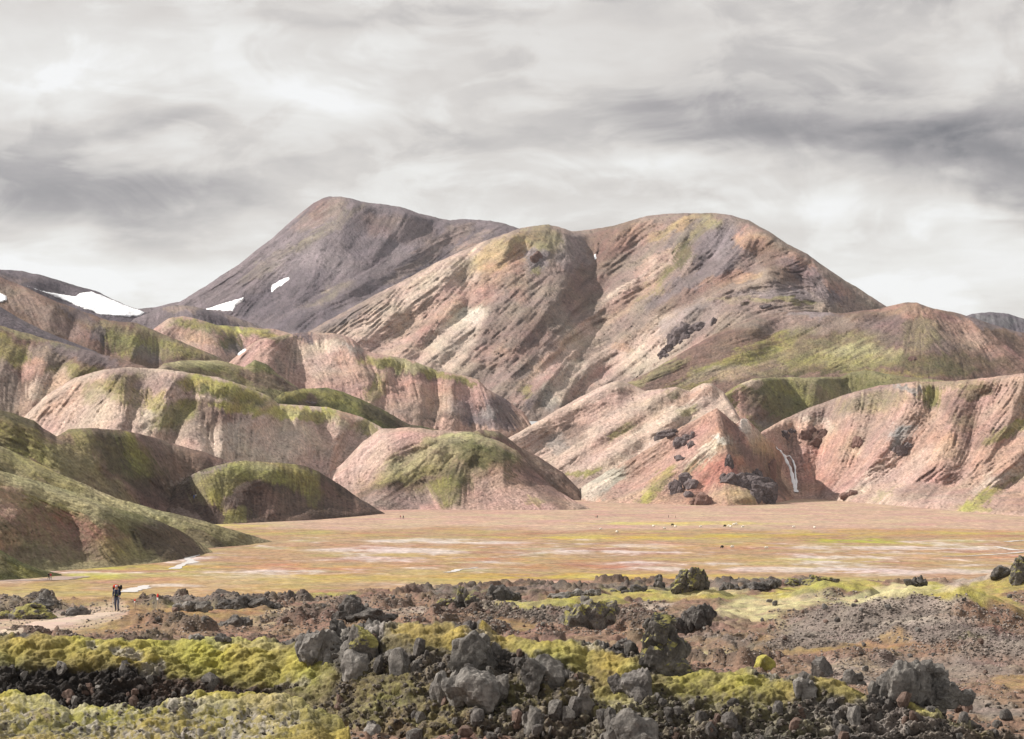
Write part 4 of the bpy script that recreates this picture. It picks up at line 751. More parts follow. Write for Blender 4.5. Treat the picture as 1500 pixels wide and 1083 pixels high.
rock_material('lava_rock_grey', (.075, .07, .067), (.22, .205, .19), lich=.45)
rock_material('lava_rock_brown', (.09, .06, .05), (.21, .15, .125))
rock_material('moss_clad', (.16, .145, .05), (.31, .275, .075), moss=.9, mosscol=(.30, .27, .07))
rock_material('crag_rock', (.06, .05, .053), (.19, .155, .155), lich=.25)
rock_material('crag_brown', (.12, .075, .065), (.22, .14, .12), lich=.1)

_ico = {}
def ico(sub):
    if sub not in _ico:
        bm = bmesh.new(); bmesh.ops.create_icosphere(bm, subdivisions=sub, radius=1.0)
        v = np.array([x.co[:] for x in bm.verts]); bm.verts.index_update(); f = np.array([[a.index for a in q.verts] for q in bm.faces]); bm.free()
        _ico[sub] = (v, f)
    return _ico[sub]
def rock_shape(seed, sub=3, nplanes=11, rough=0.10, jag=0.0, squash=(1, 1, 1)):
    r = np.random.default_rng(seed); v, f = ico(sub)
    n = r.normal(size=(nplanes, 3)); n /= np.linalg.norm(n, axis=1)[:, None]
    dpl = r.uniform(0.55, 0.95, nplanes)
    dots = v @ n.T
    rad = np.min(np.where(dots > 0.05, dpl / np.maximum(dots, 0.05), 9), axis=1)
    rad = np.clip(rad, 0.4, 1.15)
    o = r.uniform(0, 50, 3)
    p = v * rad[:, None]
    h = fbm3(p[:, 0] * 2.2 + o[0], p[:, 1] * 2.2 + o[1], p[:, 2] * 2.2 + o[2], 4, seed)
    h2 = np.abs(fbm3(p[:, 0] * 3.5 + o[1], p[:, 1] * 3.5 + o[2], p[:, 2] * 2.0 + o[0], 3, seed + 5))
    p = p * (1 + rough * 2.2 * h + jag * (0.35 - h2) * 2)[:, None] * np.array(squash)
    lo, hi = p.min(0), p.max(0)
    p = (p - (lo + hi) / 2) / (hi - lo) * 2            # unit half extents
    return p, f
_rm = {}
def rock_mesh(var, sub=3, mat='lava_rock', **kw):
    key = (var, sub, mat)
    if key not in _rm:
        p, f = rock_shape(100 + var, sub, **kw)
        o = make_obj('tmp', p, f, mat, smooth=False); me = o.data; bpy.data.objects.remove(o); me.name = 'rock_mesh'
        _rm[key] = me
    return _rm[key]
def put_rock(name, x, y, w, h, var, mat='lava_rock', sub=3, label=None, group=None, cat='rock', deep=0.8, sink=0.25, loc=None, rot=None, **kw):
    """x, y: photo pixel of the middle of the rock's foot; w, h: its size in photo pixels"""
    if loc is None:
        loc, nor = hit(x, y)
        if loc is None: return None
    k = loc.y / F
    o = bpy.data.objects.new(name, rock_mesh(var, sub, mat, **kw)); COL.objects.link(o)
    sx, sz = w * k / 2, h * k / 2 * (1 + sink)
    sy = sx * deep
    o.scale = (sx, sy, sz)
    o.rotation_euler = (0, 0, rot if rot is not None else random.uniform(-.5, .5) + random.choice((0, math.pi)))
    o.location = loc + Vector((0, sy * 0.35, sz * (1 - 2 * sink / (1 + sink))))
    tag(o, label, cat, group)
    return o
def cluster(name, pieces, mat, label, cat='rock', layers=None, sub=3, seed=0, group=None, jag=.12, rough=.13, off=0.0, deep=.8, grow=1.05, ragged=7):
    """one rock mass grown from several overlapping blocks: pieces (x, y foot, w, h, var)"""
    V = []; Fc = []; n = 0; org = None
    d0 = None; r = random.Random(seed + 5)
    big = list(pieces)
    if ragged:
        for (x, y, w, h, var) in pieces:
            for q in range(ragged):
                f = r.uniform(.28, .55); u = r.uniform(-.55, .55)
                big.append((x + u * w, y - max(0, r.uniform(-.15, .72)) * h * (1 - abs(u)), w * f, h * f * r.uniform(.8, 1.3), r.randrange(9)))
    npc = len(pieces); pieces = big
    for i, (x, y, w, h, var) in enumerate(pieces):
        if layers: loc, d = at_px(x, y, layers)
        else:
            if d0 is None:
                q, _ = hit(x, y); d0 = q.y
            loc = Vector(P2W(x, y, d0 + r.uniform(-.3, .3) * w * d0 / F))
        k = loc.y / F
        p, f = rock_shape(300 + seed * 13 + var * 7 + i, sub if i < npc else min(sub, 3), 70 if mat == 'moss_clad' else 12, rough, jag)
        w *= grow; sx, sz = w * k / 2, h * k / 2 * 1.7; sy = sx * deep
        loc = loc + Vector((0, sy * 0.2 - off, h * k - sz))
        if org is None: org = Vector((loc.x, loc.y, loc.z - sz))
        V.append(p * np.array([sx, sy, sz]) + np.array(loc - org)); Fc.append(f + n); n += len(p)
    o = make_obj(name, np.concatenate(V), np.concatenate(Fc), mat, smooth=False)
    o.location = org
    tag(o, label, cat, group)
    return o

# ------------------------------------------------------------------ single rocks and crags of the lava field
def rocks():
    cl = cluster
    cl('lava_pinnacle', [(975,984,66,40,1),(962,972,48,38,2),(985,968,40,40,3),(962,948,44,36,4),(978,952,32,34,5),(966,926,36,28,6),(972,914,26,16,7)], 'lava_rock_mossy', 'tall leaning lava pinnacle with a knobbly head above the yellow moss', seed=1, sub=4)
    cl('lava_crag', [(1010,866,40,26,1),(1026,862,22,28,2),(1004,856,26,22,3),(1018,850,22,20,4),(992,866,20,14,5)], 'lava_rock_mossy', 'biggest ragged lava crag standing on the rim of the plain', seed=2, sub=4)
    cl('lava_stub', [(966,860,13,10,1),(965,853,10,12,2)], 'lava_rock', 'small stubby lava pillar beside the biggest crag on the rim', seed=3)
    cl('lava_crag', [(735,880,34,24,1),(752,880,24,14,2),(720,880,18,14,3)], 'lava_rock', 'dark rounded lava crag with a notch on the rim', seed=4, sub=4)
    cl('lava_crag', [(690,882,20,12,1),(677,880,16,22,2),(665,884,22,10,3),(650,886,18,8,4)], 'lava_rock_mossy', 'low lava crag with one upright block and a mossy foot', seed=5, sub=4)
    cl('lava_pinnacle', [(520,905,34,30,1),(512,895,24,24,2),(545,906,52,16,3),(500,908,24,14,5)], 'lava_rock', 'dark pointed lava stack on the brown slope', seed=6, sub=4)
    cl('lava_crag', [(60,890,32,14,1),(66,884,20,16,2),(46,893,20,12,3)], 'lava_rock_grey', 'pointed grey lava rock beside the walking trail', seed=7, sub=4)
    cl('lava_crag', [(35,906,46,18,1),(65,908,36,14,2),(14,908,30,14,3),(50,898,36,14,4)], 'lava_rock_mossy', 'broad broken lava mass at the edge of the walking trail', seed=8, sub=4)
    cl('lava_crag', [(108,902,26,14,1),(122,898,16,12,2),(98,904,14,8,3)], 'lava_rock', 'low rough lava rock just behind the walking trail', seed=9, sub=4)
    cl('lava_crag', [(275,894,28,14,1),(296,892,24,12,2)], 'lava_rock_grey', 'short lava crag next to the tall marker stake', seed=10, sub=4)
    cl('lava_crag', [(330,893,30,15,1),(355,893,34,18,2),(380,892,36,17,3),(400,893,20,12,4)], 'lava_rock', 'long flat-topped lava crag on the rim', seed=11, sub=4)
    cl('lava_crag', [(345,918,26,18,1),(330,922,26,12,2),(312,926,22,8,3),(360,914,14,10,4)], 'lava_rock', 'broken lava outcrop in the orange heath', seed=12, sub=4)
    cl('lava_boulder', [(325,938,20,11,1)], 'lava_rock', 'dark block poking up behind the moss ledge', seed=13)
    cl('lava_boulder', [(288,937,16,9,1)], 'lava_rock_grey', 'small grey block behind the moss ledge', seed=14)
    cl('grey_outcrop', [(1300,1020,46,38,1),(1322,1016,46,50,2),(1338,1008,40,40,3),(1362,1018,54,40,4),(1390,1022,44,24,5),(1350,990,44,22,6),(1415,1024,26,16,7)], 'lava_rock_grey', 'large pale grey outcrop split into leaning slabs', seed=15, sub=4)
    cl('lava_boulder', [(1205,990,34,28,1)], 'lava_rock', 'dark pointed three-sided boulder near the grey slab outcrop', seed=16, sub=4, jag=.03, rough=.05, ragged=0)
    cl('mossy_boulder', [(1121,981,32,22,1)], 'moss_clad', 'round boulder wholly covered in green moss', seed=17, sub=4, jag=0, rough=.05, ragged=0)
    cl('lava_boulder', [(1246,1000,26,20,1),(1258,1004,18,12,2)], 'lava_rock_grey', 'pale block lying between the three-sided boulder and the slab outcrop', seed=18)
    cl('lava_crag', [(850,916,44,34,1),(872,908,40,28,2),(832,918,26,22,3),(890,900,30,22,4),(860,896,30,20,5)], 'lava_rock_mossy', 'broad weathered lava crag facing the red heath hollow', seed=19, sub=4)
    cl('lava_crag', [(1010,925,34,26,1),(1022,910,32,22,2),(1036,905,22,22,3),(1000,930,22,16,4)], 'lava_rock', 'double-humped lava crag right behind the pinnacle', seed=20, sub=4)
    cl('lava_boulder', [(912,944,16,10,1)], 'lava_rock', 'small boulder in the red heath beside the pinnacle', seed=21)
    cl('lava_boulder', [(1343,860,24,13,1),(1348,856,14,14,2)], 'lava_rock', 'lone dark boulder perched on the mossy gravel mound', seed=22)
    cl('lava_boulder', [(1468,846,28,18,1)], 'lava_rock', 'dark tilted boulder on the pale slope at the far rim', seed=23)
    cl('lava_crag', [(1490,852,24,18,1),(1500,838,26,22,2),(1506,828,20,18,3),(1496,826,14,12,4)], 'lava_rock_mossy', 'stepped lava crag above the dark tilted boulder', seed=24, sub=4)
    cl('lava_crag', [(1065,864,16,12,1),(1078,866,18,9,2)], 'lava_rock', 'small upright lava block next to the biggest crag', seed=25)
    cl('lava_crag', [(1110,862,30,10,1),(1130,860,26,12,2),(1095,865,22,10,3)], 'lava_rock', 'low jagged lava crag in the middle of the far rim', seed=26, sub=4)
    cl('lava_crag', [(1165,858,34,12,1),(1190,856,30,14,2),(1212,855,26,10,3)], 'lava_rock_mossy', 'long lava crag with a mossy cap on the far rim', seed=27, sub=4)
    cl('lava_crag', [(820,876,26,8,1),(845,872,24,10,2),(868,872,20,9,3)], 'lava_rock_grey', 'pale low lava crag between the notched crag and the pillar', seed=28)
    cl('lava_crag', [(910,868,30,9,1),(935,866,24,10,2)], 'lava_rock', 'flat lava crag beside the stubby pillar', seed=29)
    # blocks in the near wall
    cl('wall_boulder', [(690,968,58,46,1),(712,985,44,44,2),(683,985,36,30,3)], 'lava_rock_grey', 'massive cracked lava boulder under the moss ledge', seed=30, sub=4, jag=.06, ragged=2)
    cl('wall_boulder', [(700,1022,66,44,1),(675,1015,40,30,2)], 'lava_rock_grey', 'wide slab leaning below the massive cracked boulder', seed=31, sub=4, jag=.05, ragged=2)
    cl('wall_boulder', [(470,962,56,42,1),(495,975,44,38,2),(455,955,36,28,3)], 'lava_rock_grey', 'pale rounded lava boulder at the end of the moss ledge', seed=32, sub=4, jag=.05, ragged=2)
    cl('wall_boulder', [(532,958,44,44,1),(548,970,30,24,2)], 'lava_rock_mossy', 'mossy humped boulder next to the pale rounded one', seed=33, sub=4, jag=.04, ragged=2)
    cl('wall_boulder', [(522,985,44,34,1)], 'lava_rock_grey', 'squat block below the mossy humped boulder', seed=34, jag=.05, ragged=2)
    cl('wall_boulder', [(586,984,34,36,1)], 'lava_rock_grey', 'smooth egg-shaped boulder standing alone in the dark wall', seed=35, sub=4, jag=.0, rough=.05, ragged=0)
    cl('wall_boulder', [(646,1022,34,40,1)], 'lava_rock_grey', 'light faced upright stone in the middle of the dark wall', seed=36, jag=.04, ragged=2)
    cl('wall_boulder', [(805,1000,54,42,1),(780,995,36,34,2)], 'lava_rock_grey', 'pale angular boulder below the central moss bank', seed=37, sub=4, jag=.05, ragged=2)
    cl('wall_boulder', [(932,1012,44,34,1),(905,1008,30,22,2)], 'lava_rock', 'dark boulder tucked beneath the central moss bank', seed=38, sub=4, ragged=2)
    cl('wall_boulder', [(858,1040,28,40,1)], 'lava_rock_mossy', 'upright stone with a pale moss cap in the lower wall', seed=39, jag=.04, ragged=2)
    cl('wall_boulder', [(930,1090,72,54,1),(905,1095,40,34,2)], 'lava_rock_grey', 'big dark block at the foot of the lower moss tongue', seed=40, sub=4, jag=.05, ragged=2)
    cl('wall_boulder', [(785,1064,34,30,1)], 'lava_rock_grey', 'round rough stone low in the wall', seed=41, ragged=2)
    cl('wall_boulder', [(1185,1020,24,26,1),(1172,1012,20,20,2)], 'lava_rock_grey', 'grey stone pair gripped by the moss near its lower end', seed=42, ragged=2)
    cl('wall_boulder', [(498,926,26,18,1),(490,918,14,12,2)], 'lava_rock', 'rough knob on top of the wall near the dark pointed stack', seed=43, ragged=2)
    cl('wall_boulder', [(545,1078,26,20,1)], 'lava_rock_grey', 'blue-grey stone in the gully beside the front moss mound', seed=44, ragged=2)
rocks()

# vertex colours of the ground, to tell rock from moss where stones are scattered
def _poly_cols(objs):
    out = []
    for o in objs:
        me = o.data; a = np.empty(len(me.vertices) * 4, np.float32); me.color_attributes['Col'].data.foreach_get('color', a)
        k = np.empty(len(me.loops), np.int32); me.loops.foreach_get('vertex_index', k); out.append(a.reshape(-1, 4)[k.reshape(-1, 4)[:, 0], :3])
    return np.concatenate(out)
PCOL = _poly_cols([lava, LAYERS['A']['obj'], LAYERS['B']['obj']])
def hitc(x, y):
    dr = Vector(P2W(x, y, 1.0)).normalized()
    loc, nor, idx, dist = BVH_F.ray_cast(Vector((0, 0, 0)), dr)
    if loc is None: return None, None, None
    return loc, nor, PCOL[idx]
LW = dict(lava_rock='charcoal rough lava stone lodged in the dark rubble wall below the moss', lava_rock_grey='pale grey lava stone lodged in the dark rubble wall below the moss', lava_rock_brown='reddish brown lava stone lodged in the dark rubble wall below the moss')
LH = dict(lava_rock='charcoal little lava stone scattered on the brown heath behind the wall', lava_rock_grey='pale grey little stone scattered on the brown heath behind the wall', lava_rock_brown='reddish little stone scattered on the brown heath behind the wall')
def scatter():
    r = random.Random(21); n = 0; tries = 0
    while n < 165 and tries < 3000:
        tries += 1
        x = r.uniform(-30, 1530); y = r.uniform(935, 1090)
        loc, nor, c = hitc(x, y)
        if loc is None or loc.y > 57 or c[2] / c[1] < 0.72 or loc.y < 42: continue
        s = r.choice((9, 11, 13, 16, 20, 26)) * r.uniform(.8, 1.2)
        mt = r.choice(('lava_rock', 'lava_rock', 'lava_rock_grey', 'lava_rock_brown'))
        put_rock('lava_stone', x, y, s, s * r.uniform(.6, .95), r.randrange(14), mt, sub=2, loc=loc,
                 label=LW[mt], group='%s stones in the rubble wall' % LW[mt].split()[0], rot=r.uniform(0, 6.28), rough=.12, jag=.08, sink=.55)
        n += 1
    n = 0; tries = 0
    while n < 80 and tries < 3000:
        tries += 1
        x = r.uniform(0, 1500); y = r.uniform(868, 1040)
        loc, nor, c = hitc(x, y)
        if loc is None or loc.y < 60 or loc.y > 200 or c[2] / c[1] < 0.5: continue
        if 0 < x < 190 and 892 < y < 935: continue
        s = r.uniform(4.5, 11)
        mt = r.choice(('lava_rock', 'lava_rock', 'lava_rock_brown', 'lava_rock_grey'))
        put_rock('heath_stone', x, y, s, s * r.uniform(.5, .85), r.randrange(14), mt, sub=2, loc=loc,
                 label=LH[mt], group='%s stones scattered on the heath' % LH[mt].split()[0], rot=r.uniform(0, 6.28), rough=.12, jag=.08, sink=.3)
        n += 1
scatter()

# loose gravel: far too many to count
def gravel(name, mat, boxes, count, smin, smax, seed, far=False):
    r = random.Random(seed); v, f = ico(1); V = []; Fc = []; n = 0; tries = 0
    shapes = [rock_shape(700 + i, 1, 8, .1)[0] for i in range(6)]
    while n < count and tries < count * 4:
        tries += 1
        x0, x1, y0, y1 = boxes[r.randrange(len(boxes))]
        x = r.uniform(x0, x1); y = r.uniform(y0, y1)
        loc, nor, c = hitc(x, y)
        if loc is None or c[2] / c[1] < 0.62: continue
        if (loc.y > 60) != far: continue
        s = (smin + (smax - smin) * r.random() ** 2.2) * loc.y / F / 2
        a = r.uniform(0, 6.28); ca, sa = math.cos(a), math.sin(a)
        p = shapes[r.randrange(6)] * np.array([s, s * .8, s * .75])
        p = np.stack([p[:, 0] * ca - p[:, 1] * sa, p[:, 0] * sa + p[:, 1] * ca, p[:, 2]], -1) + np.array(loc) + np.array([0, 0, s * .3])
        V.append(p); Fc.append(f + n * len(v)); n += 1
    o = make_obj(name, np.concatenate(V), np.concatenate(Fc), mat, smooth=False)
    tag(o, kind='stuff')
    return o
def gravel_mat(name, ca, cb):
    m, t, b = new_mat(name)
    w = N(t, 'ShaderNodeTexNoise'); w.inputs['Scale'].default_value = 3.0; w.inputs['Detail'].default_value = 3
    g = N(t, 'ShaderNodeNewGeometry')
    mx = N(t, 'ShaderNodeMixRGB'); t.links.new(g.outputs['Random Per Island'], mx.inputs[0]); mx.inputs[1].default_value = (*ca, 1); mx.inputs[2].default_value = (*cb, 1)
    t.links.new(mx.outputs[0], b.inputs['Base Color'])
gravel_mat('gravel_stone', (.07, .058, .052), (.32, .275, .245))
gravel_mat('rubble_stone', (.03, .026, .023), (.16, .14, .125))
o = gravel('mound_gravel', 'gravel_stone', [(1120,1500,862,960),(1120,1500,870,950),(1220,1520,915,1040),(960,1330,925,1020),(700,980,880,930),(380,760,872,925),(0,420,870,935)], 9000, 1.6, 5.0, 5, True)
tag(o, 'pale loose gravel covering the mounds of the lava field', 'gravel')
o = gravel('wall_rubble', 'rubble_stone', [(-30,1530,940,1090),(400,1400,960,1090)], 2600, 2.0, 9.0, 6, False)
tag(o, 'fine broken lava rubble filling the dark wall', 'rubble')

# ------------------------------------------------------------------ crags on the hills
def hill_crags():
    def cl(*a, **k): return cluster(*a, **{**dict(grow=1.4, ragged=7, deep=.7, jag=.2), **k})
    cl('rock_outcrop', [(972,522,12,9,1),(980,514,15,12,2),(988,505,17,15,3),(998,496,20,18,4),(1008,488,18,14,5),(1018,483,16,11,6),(1027,480,13,9,7),(992,492,14,14,8),(1003,482,12,10,9),(984,500,9,12,3)], 'crag_rock', 'jagged dark rock outcrop high on the pale mountain slope', layers=('P23',), seed=50)
    cl('rock_outcrop', [(1046,474,8,10,1)], 'crag_rock', 'small dark tooth of rock above the jagged outcrop', layers=('P23','R5'), seed=51)
    cl('rock_outcrop', [(1068,706,20,14,1),(1084,710,28,18,2),(1098,706,20,14,3),(1106,716,24,20,4),(1117,730,32,28,5),(1108,702,14,14,6),(1124,734,22,22,7)], 'crag_rock', 'large knobbly dark crag at the foot of the red pyramid hill', layers=('R2',), seed=52, sub=4)
    cl('rock_outcrop', [(990,722,14,20,1),(1004,706,15,14,2),(1013,714,16,12,3),(1008,728,10,9,4)], 'crag_rock', 'pair of dark knobs on the sunlit lower flank of the red pyramid hill', layers=('R2',), seed=53)
    cl('rock_outcrop', [(1032,739,16,18,1),(1022,738,14,9,2)], 'crag_brown', 'dark stump at the very foot of the red pyramid hill', layers=('R2',), seed=54, grow=1.9)
    cl('rock_outcrop', [(996,652,14,12,1),(1004,645,9,9,2)], 'crag_rock', 'dark outcrop on the pink flank of the red pyramid hill', layers=('R2','R7'), seed=55)
    cl('rock_outcrop', [(1013,654,8,9,1),(1014,642,6,10,2)], 'crag_rock', 'slim dark rib of rock below the pyramid summit', layers=('R2',), seed=56)
    cl('rock_outcrop', [(996,673,10,7,1)], 'crag_rock', 'lone dark rock on the rose slope of the pyramid hill', layers=('R2',), seed=57)
    cl('rock_outcrop', [(1068,682,9,18,1)], 'crag_rock', 'dark rock fin on the ridge of the red pyramid hill', layers=('R2',), seed=58)
    cl('rock_outcrop', [(1129,694,12,22,1)], 'crag_brown', 'brown fin of rock on the shaded side of the pyramid hill', layers=('R2',), seed=59, ragged=0)
    cl('rock_outcrop', [(975,640,20,10,1),(965,644,10,7,2),(985,634,10,6,3)], 'crag_rock', 'flat dark outcrop on the cream spur behind the pyramid hill', layers=('R7','R2'), seed=60)
    cl('rock_outcrop', [(1180,642,14,12,1),(1195,652,16,12,2),(1188,633,12,9,3),(1205,640,12,12,4)], 'crag_brown', 'dark broken rocks above the orange slope by the waterfall', layers=('R3',), seed=61)
    cl('rock_outcrop', [(1150,640,9,10,1),(1160,634,8,7,2)], 'crag_rock', 'small dark rocks on the shoulder above the waterfall', layers=('R3',), seed=62)
    cl('rock_outcrop', [(1318,664,18,12,1),(1328,656,14,9,2)], 'crag_rock', 'blue-grey rock step in the pale gully', layers=('R3',), seed=63)
    cl('rock_outcrop', [(1240,728,14,7,1),(1250,724,10,7,2)], 'crag_brown', 'low brown rocks at the foot of the pale slope', layers=('R3',), seed=64)
    cl('rock_outcrop', [(1256,652,12,14,1)], 'crag_brown', 'dark notch of rock between two orange spurs', layers=('R3',), seed=65)
    cl('rock_outcrop', [(787,378,14,11,1),(783,383,10,9,2)], 'crag_brown', 'rounded grey knob near the top of the domed mountain', layers=('P23',), seed=66, jag=.02, ragged=0)
    cl('rock_outcrop', [(1124,450,10,5,1),(1116,451,6,4,2)], 'crag_rock', 'small dark rocks on the grassy mountain shoulder', layers=('P23','R5'), seed=67)
    cl('rock_outcrop', [(1336,527,10,5,1)], 'crag_brown', 'lone brown rock on the broad green streaked slope', layers=('R5',), seed=68)
    cl('rock_outcrop', [(458,592,8,4,1),(450,590,5,3,2)], 'crag_rock', 'dark rocks at the top of the green hollow', layers=('M3','T'), seed=69)
hill_crags()

# ------------------------------------------------------------------ snow, water, paths
m, t, b = new_mat('snow'); b.inputs['Base Color'].default_value = (.82, .84, .88, 1); b.inputs['Roughness'].default_value = .8
n_ = tnoise(t, .12, 5, .6); mxs = N(t, 'ShaderNodeMixRGB'); t.links.new(maprange(t, n_, .4, .75, 0, .35), mxs.inputs[0]); mxs.inputs[1].default_value = (.84, .86, .90, 1); mxs.inputs[2].default_value = (.60, .58, .57, 1); t.links.new(mxs.outputs[0], b.inputs['Base Color'])
bumpn(t, b, tnoise(t, .3, 4), .3, .5)
m, t, b = new_mat('white_water'); b.inputs['Base Color'].default_value = (.80, .82, .86, 1); b.inputs['Roughness'].default_value = .35
bumpn(t, b, tnoise(t, 1.2, 4), .6, .4)
m, t, b = new_mat('stream_water'); b.inputs['Base Color'].default_value = (.66, .63, .62, 1); b.inputs['Roughness'].default_value = .25; b.inputs['Specular IOR Level'].default_value = .5
bumpn(t, b, tnoise(t, 2.0, 3), .15, .05)
earth_mat('trail_soil', 0.8, 9.0, .08, .14, .5, .04, 12.0)
def in_poly(X, Y, poly):
    ins = np.zeros(X.shape, bool); n = len(poly)
    for i in range(n):
        x0, y0 = poly[i]; x1, y1 = poly[(i + 1) % n]
        c = ((y0 > Y) != (y1 > Y)) & (X < (x1 - x0) * (Y - y0) / (y1 - y0 + 1e-9) + x0); ins ^= c
    return ins
def snow(poly, layers, label, thick=2.0):
    xs = [p[0] for p in poly]; ys = [p[1] for p in poly]; st = 1.0
    gx = np.arange(min(xs) - 1, max(xs) + 1.01, st); gy = np.arange(min(ys) - 1, max(ys) + 1.01, st)
    X, Y = np.meshgrid(gx, gy); Dp, _, _ = poly_dist(X, Y, [list(poly) + [poly[0]]]); ins = in_poly(X, Y, poly)
    sd = np.where(ins, Dp, -Dp) + 0.7 * fbm2(X / 6, Y / 4, 3, 88)
    idx = -np.ones(X.shape, int); V = []
    for i in range(X.shape[0]):
        for j in range(X.shape[1]):
            if sd[i, j] > -1.2:
                d, w = depth_at(X[i, j], Y[i, j], layers)
                if d > 1e8 or w == 'plain': continue
                off = -1.2 + thick * min(1, max(0, (sd[i, j] + 1.2) / 2.4)) * 1.6
                V.append(P2W(X[i, j], Y[i, j], d - off * 1.5)); idx[i, j] = len(V) - 1
    q = np.stack([idx[:-1, :-1], idx[:-1, 1:], idx[1:, 1:], idx[1:, :-1]], -1).reshape(-1, 4); q = q[(q >= 0).all(1)]
    o = make_obj('snow_patch', V, q[:, ::-1], 'snow'); tag(o, label, 'snow')
snow([(40,419),(67,428),(110,435),(117,430),(133,427.5),(150,433),(180,446),(213,457),(205,463),(190,464),(147,461),(110,447),(73,431)], ('H7',), 'long white snowfield just below the dark bare ridge crest')
snow([(-14,430),(0,429),(9,434),(10,440),(3,443),(-14,444)], ('H6',), 'small white snow patch on the brown hillside')
snow([(302,453),(320,447),(340,441),(357,436),(356,441),(345,448),(341,456),(322,455)], ('P1','H8'), 'white snow tongue at the foot of the dark peak')
snow([(397,424),(399,418),(410,411),(423,406),(424,409),(414,417),(404,424),(398,428)], ('P1',), 'slanting white snow strip on the dark peak')
snow([(347,519),(356,512),(361,511),(360,514),(350,521)], ('T','H9'), 'tiny snow remnant in the gully between the pink hills', 1.4)
snow([(870,373),(873,372),(874,379),(871,382)], ('P23',), 'speck of snow in the high gully between the two summits', 1.4)

def ribbon(name, pts, widths, mat, layers=None, onground=None, zoff=0.05, steps=6, off=1.0, cols=None, nw=3):
    """a band laid along photo pixels; pts (x, y); widths in metres"""
    P = []; Wd = []
    for i in range(len(pts) - 1):
        for s in range(steps):
            f = s / steps; P.append((pts[i][0] * (1 - f) + pts[i + 1][0] * f, pts[i][1] * (1 - f) + pts[i + 1][1] * f)); Wd.append(widths[i] * (1 - f) + widths[i + 1] * f)
    P.append(pts[-1]); Wd.append(widths[-1])
    C3 = []
    for (x, y) in P:
        if onground == 'plain': d = F * -PLAIN_Z / (y - HY); C3.append(Vector((*P2W(x, y, d)[:2], PLAIN_Z + zoff)))
        elif onground == 'lava':
            l, _ = hit(x, y); C3.append(l)
        else: l, d = at_px(x, y, layers, off); C3.append(l)
    if onground == 'lava':
        A = np.array([c[:] for c in C3])
        for k in range(3): A[:, k] = gauss1(A[:, k], 6)
        C3 = [Vector(a) for a in A]
    V = []
    for i, c in enumerate(C3):
        tan = (C3[min(i + 1, len(C3) - 1)] - C3[max(i - 1, 0)]); 
        side = tan.cross(Vector((0, 0, 1)) if onground else Vector((0, -1, .3))); side = side.normalized() if side.length > 1e-6 else Vector((1, 0, 0))
        wn = Wd[i] * (1 + .25 * math.sin(i * 1.7) + .2 * math.sin(i * .63 + 1))
        for j in range(nw):
            u = j / (nw - 1) - .5
            q = c + side * (u * wn)
            if onground == 'lava':
                g = ground_z(q.x, q.y); q = Vector((q.x, q.y, (g.z if g else q.z) + zoff - (0.10 if abs(u) > .4 else 0)))
            elif not onground:
                q = q + Vector((0, .8 * abs(u) * 2, 0))
            V.append(q[:])
    o = make_obj(name, V, grid_faces(len(C3), nw), mat, None if cols is None else np.repeat([C[cols]], len(V), 0))
    tag(o, kind='structure')
    return o
ribbon('waterfall', [(1137,655),(1143,661),(1149,668),(1153,677),(1158,686),(1161,697),(1163,708),(1165,716),(1167,721)], [1.5,1.6,1.8,1.5,1.8,1.7,1.9,2.0,2.2], 'white_water', ('R2','R3'), off=2.5, steps=4)
ribbon('waterfall', [(1150,669),(1157,668),(1162,675),(1165,684),(1165.5,695),(1167,706),(1166,716),(1167,721)], [.5,.8,.9,.9,1.0,1.1,1.2,1.2], 'white_water', ('R2','R3'), off=2.5, steps=4)
ribbon('stream', [(255,834),(268,827),(282,824),(274,818),(286,813),(296,807),(294,803),(318,799),(352,796),(356,792),(372,789)], [2.5,2.2,3,2.5,3,2.5,2.5,4,3.5,3,2], 'stream_water', onground='plain', zoff=.10, nw=3)
ribbon('stream', [(186,868),(196,864),(206,862),(214,858)], [3,5,4,2], 'stream_water', onground='plain', zoff=.10)
ribbon('stream', [(652,839),(664,838),(672,834.5),(688,833.5),(700,831.5)], [1.4,2.2,1.6,1.0,.6], 'stream_water', onground='plain', zoff=.10)
ribbon('stream', [(1380,815.5),(1412,815),(1450,813),(1478,811),(1500,809),(1560,806)], [1.0,1.2,1.6,1.6,2,2], 'stream_water', onground='plain', zoff=.10)
ribbon('stream', [(1458,801),(1470,803.5),(1486,806),(1510,806.5)], [1.5,2,3,3], 'stream_water', onground='plain', zoff=.10)
ribbon('stream', [(1474,794),(1490,792.5),(1530,791)], [2,2.5,2.5], 'stream_water', onground='plain', zoff=.10)
ribbon('path', [(-120,935),(-40,926),(0,921),(40,917),(80,912),(115,908),(140,903),(160,899.5),(172,898)], [3.0,3.0,3.0,2.8,2.6,2.4,2.0,1.6,1.3], 'trail_soil', onground='lava', zoff=.07, cols='trail', nw=11, steps=10)
ribbon('path', [(-60,852),(0,851),(40,850.5),(75,850),(88,848),(100,846.5),(130,845)], [4,4,4,5,9,8,3], 'trail_soil', onground='plain', zoff=.09, cols='taupe')

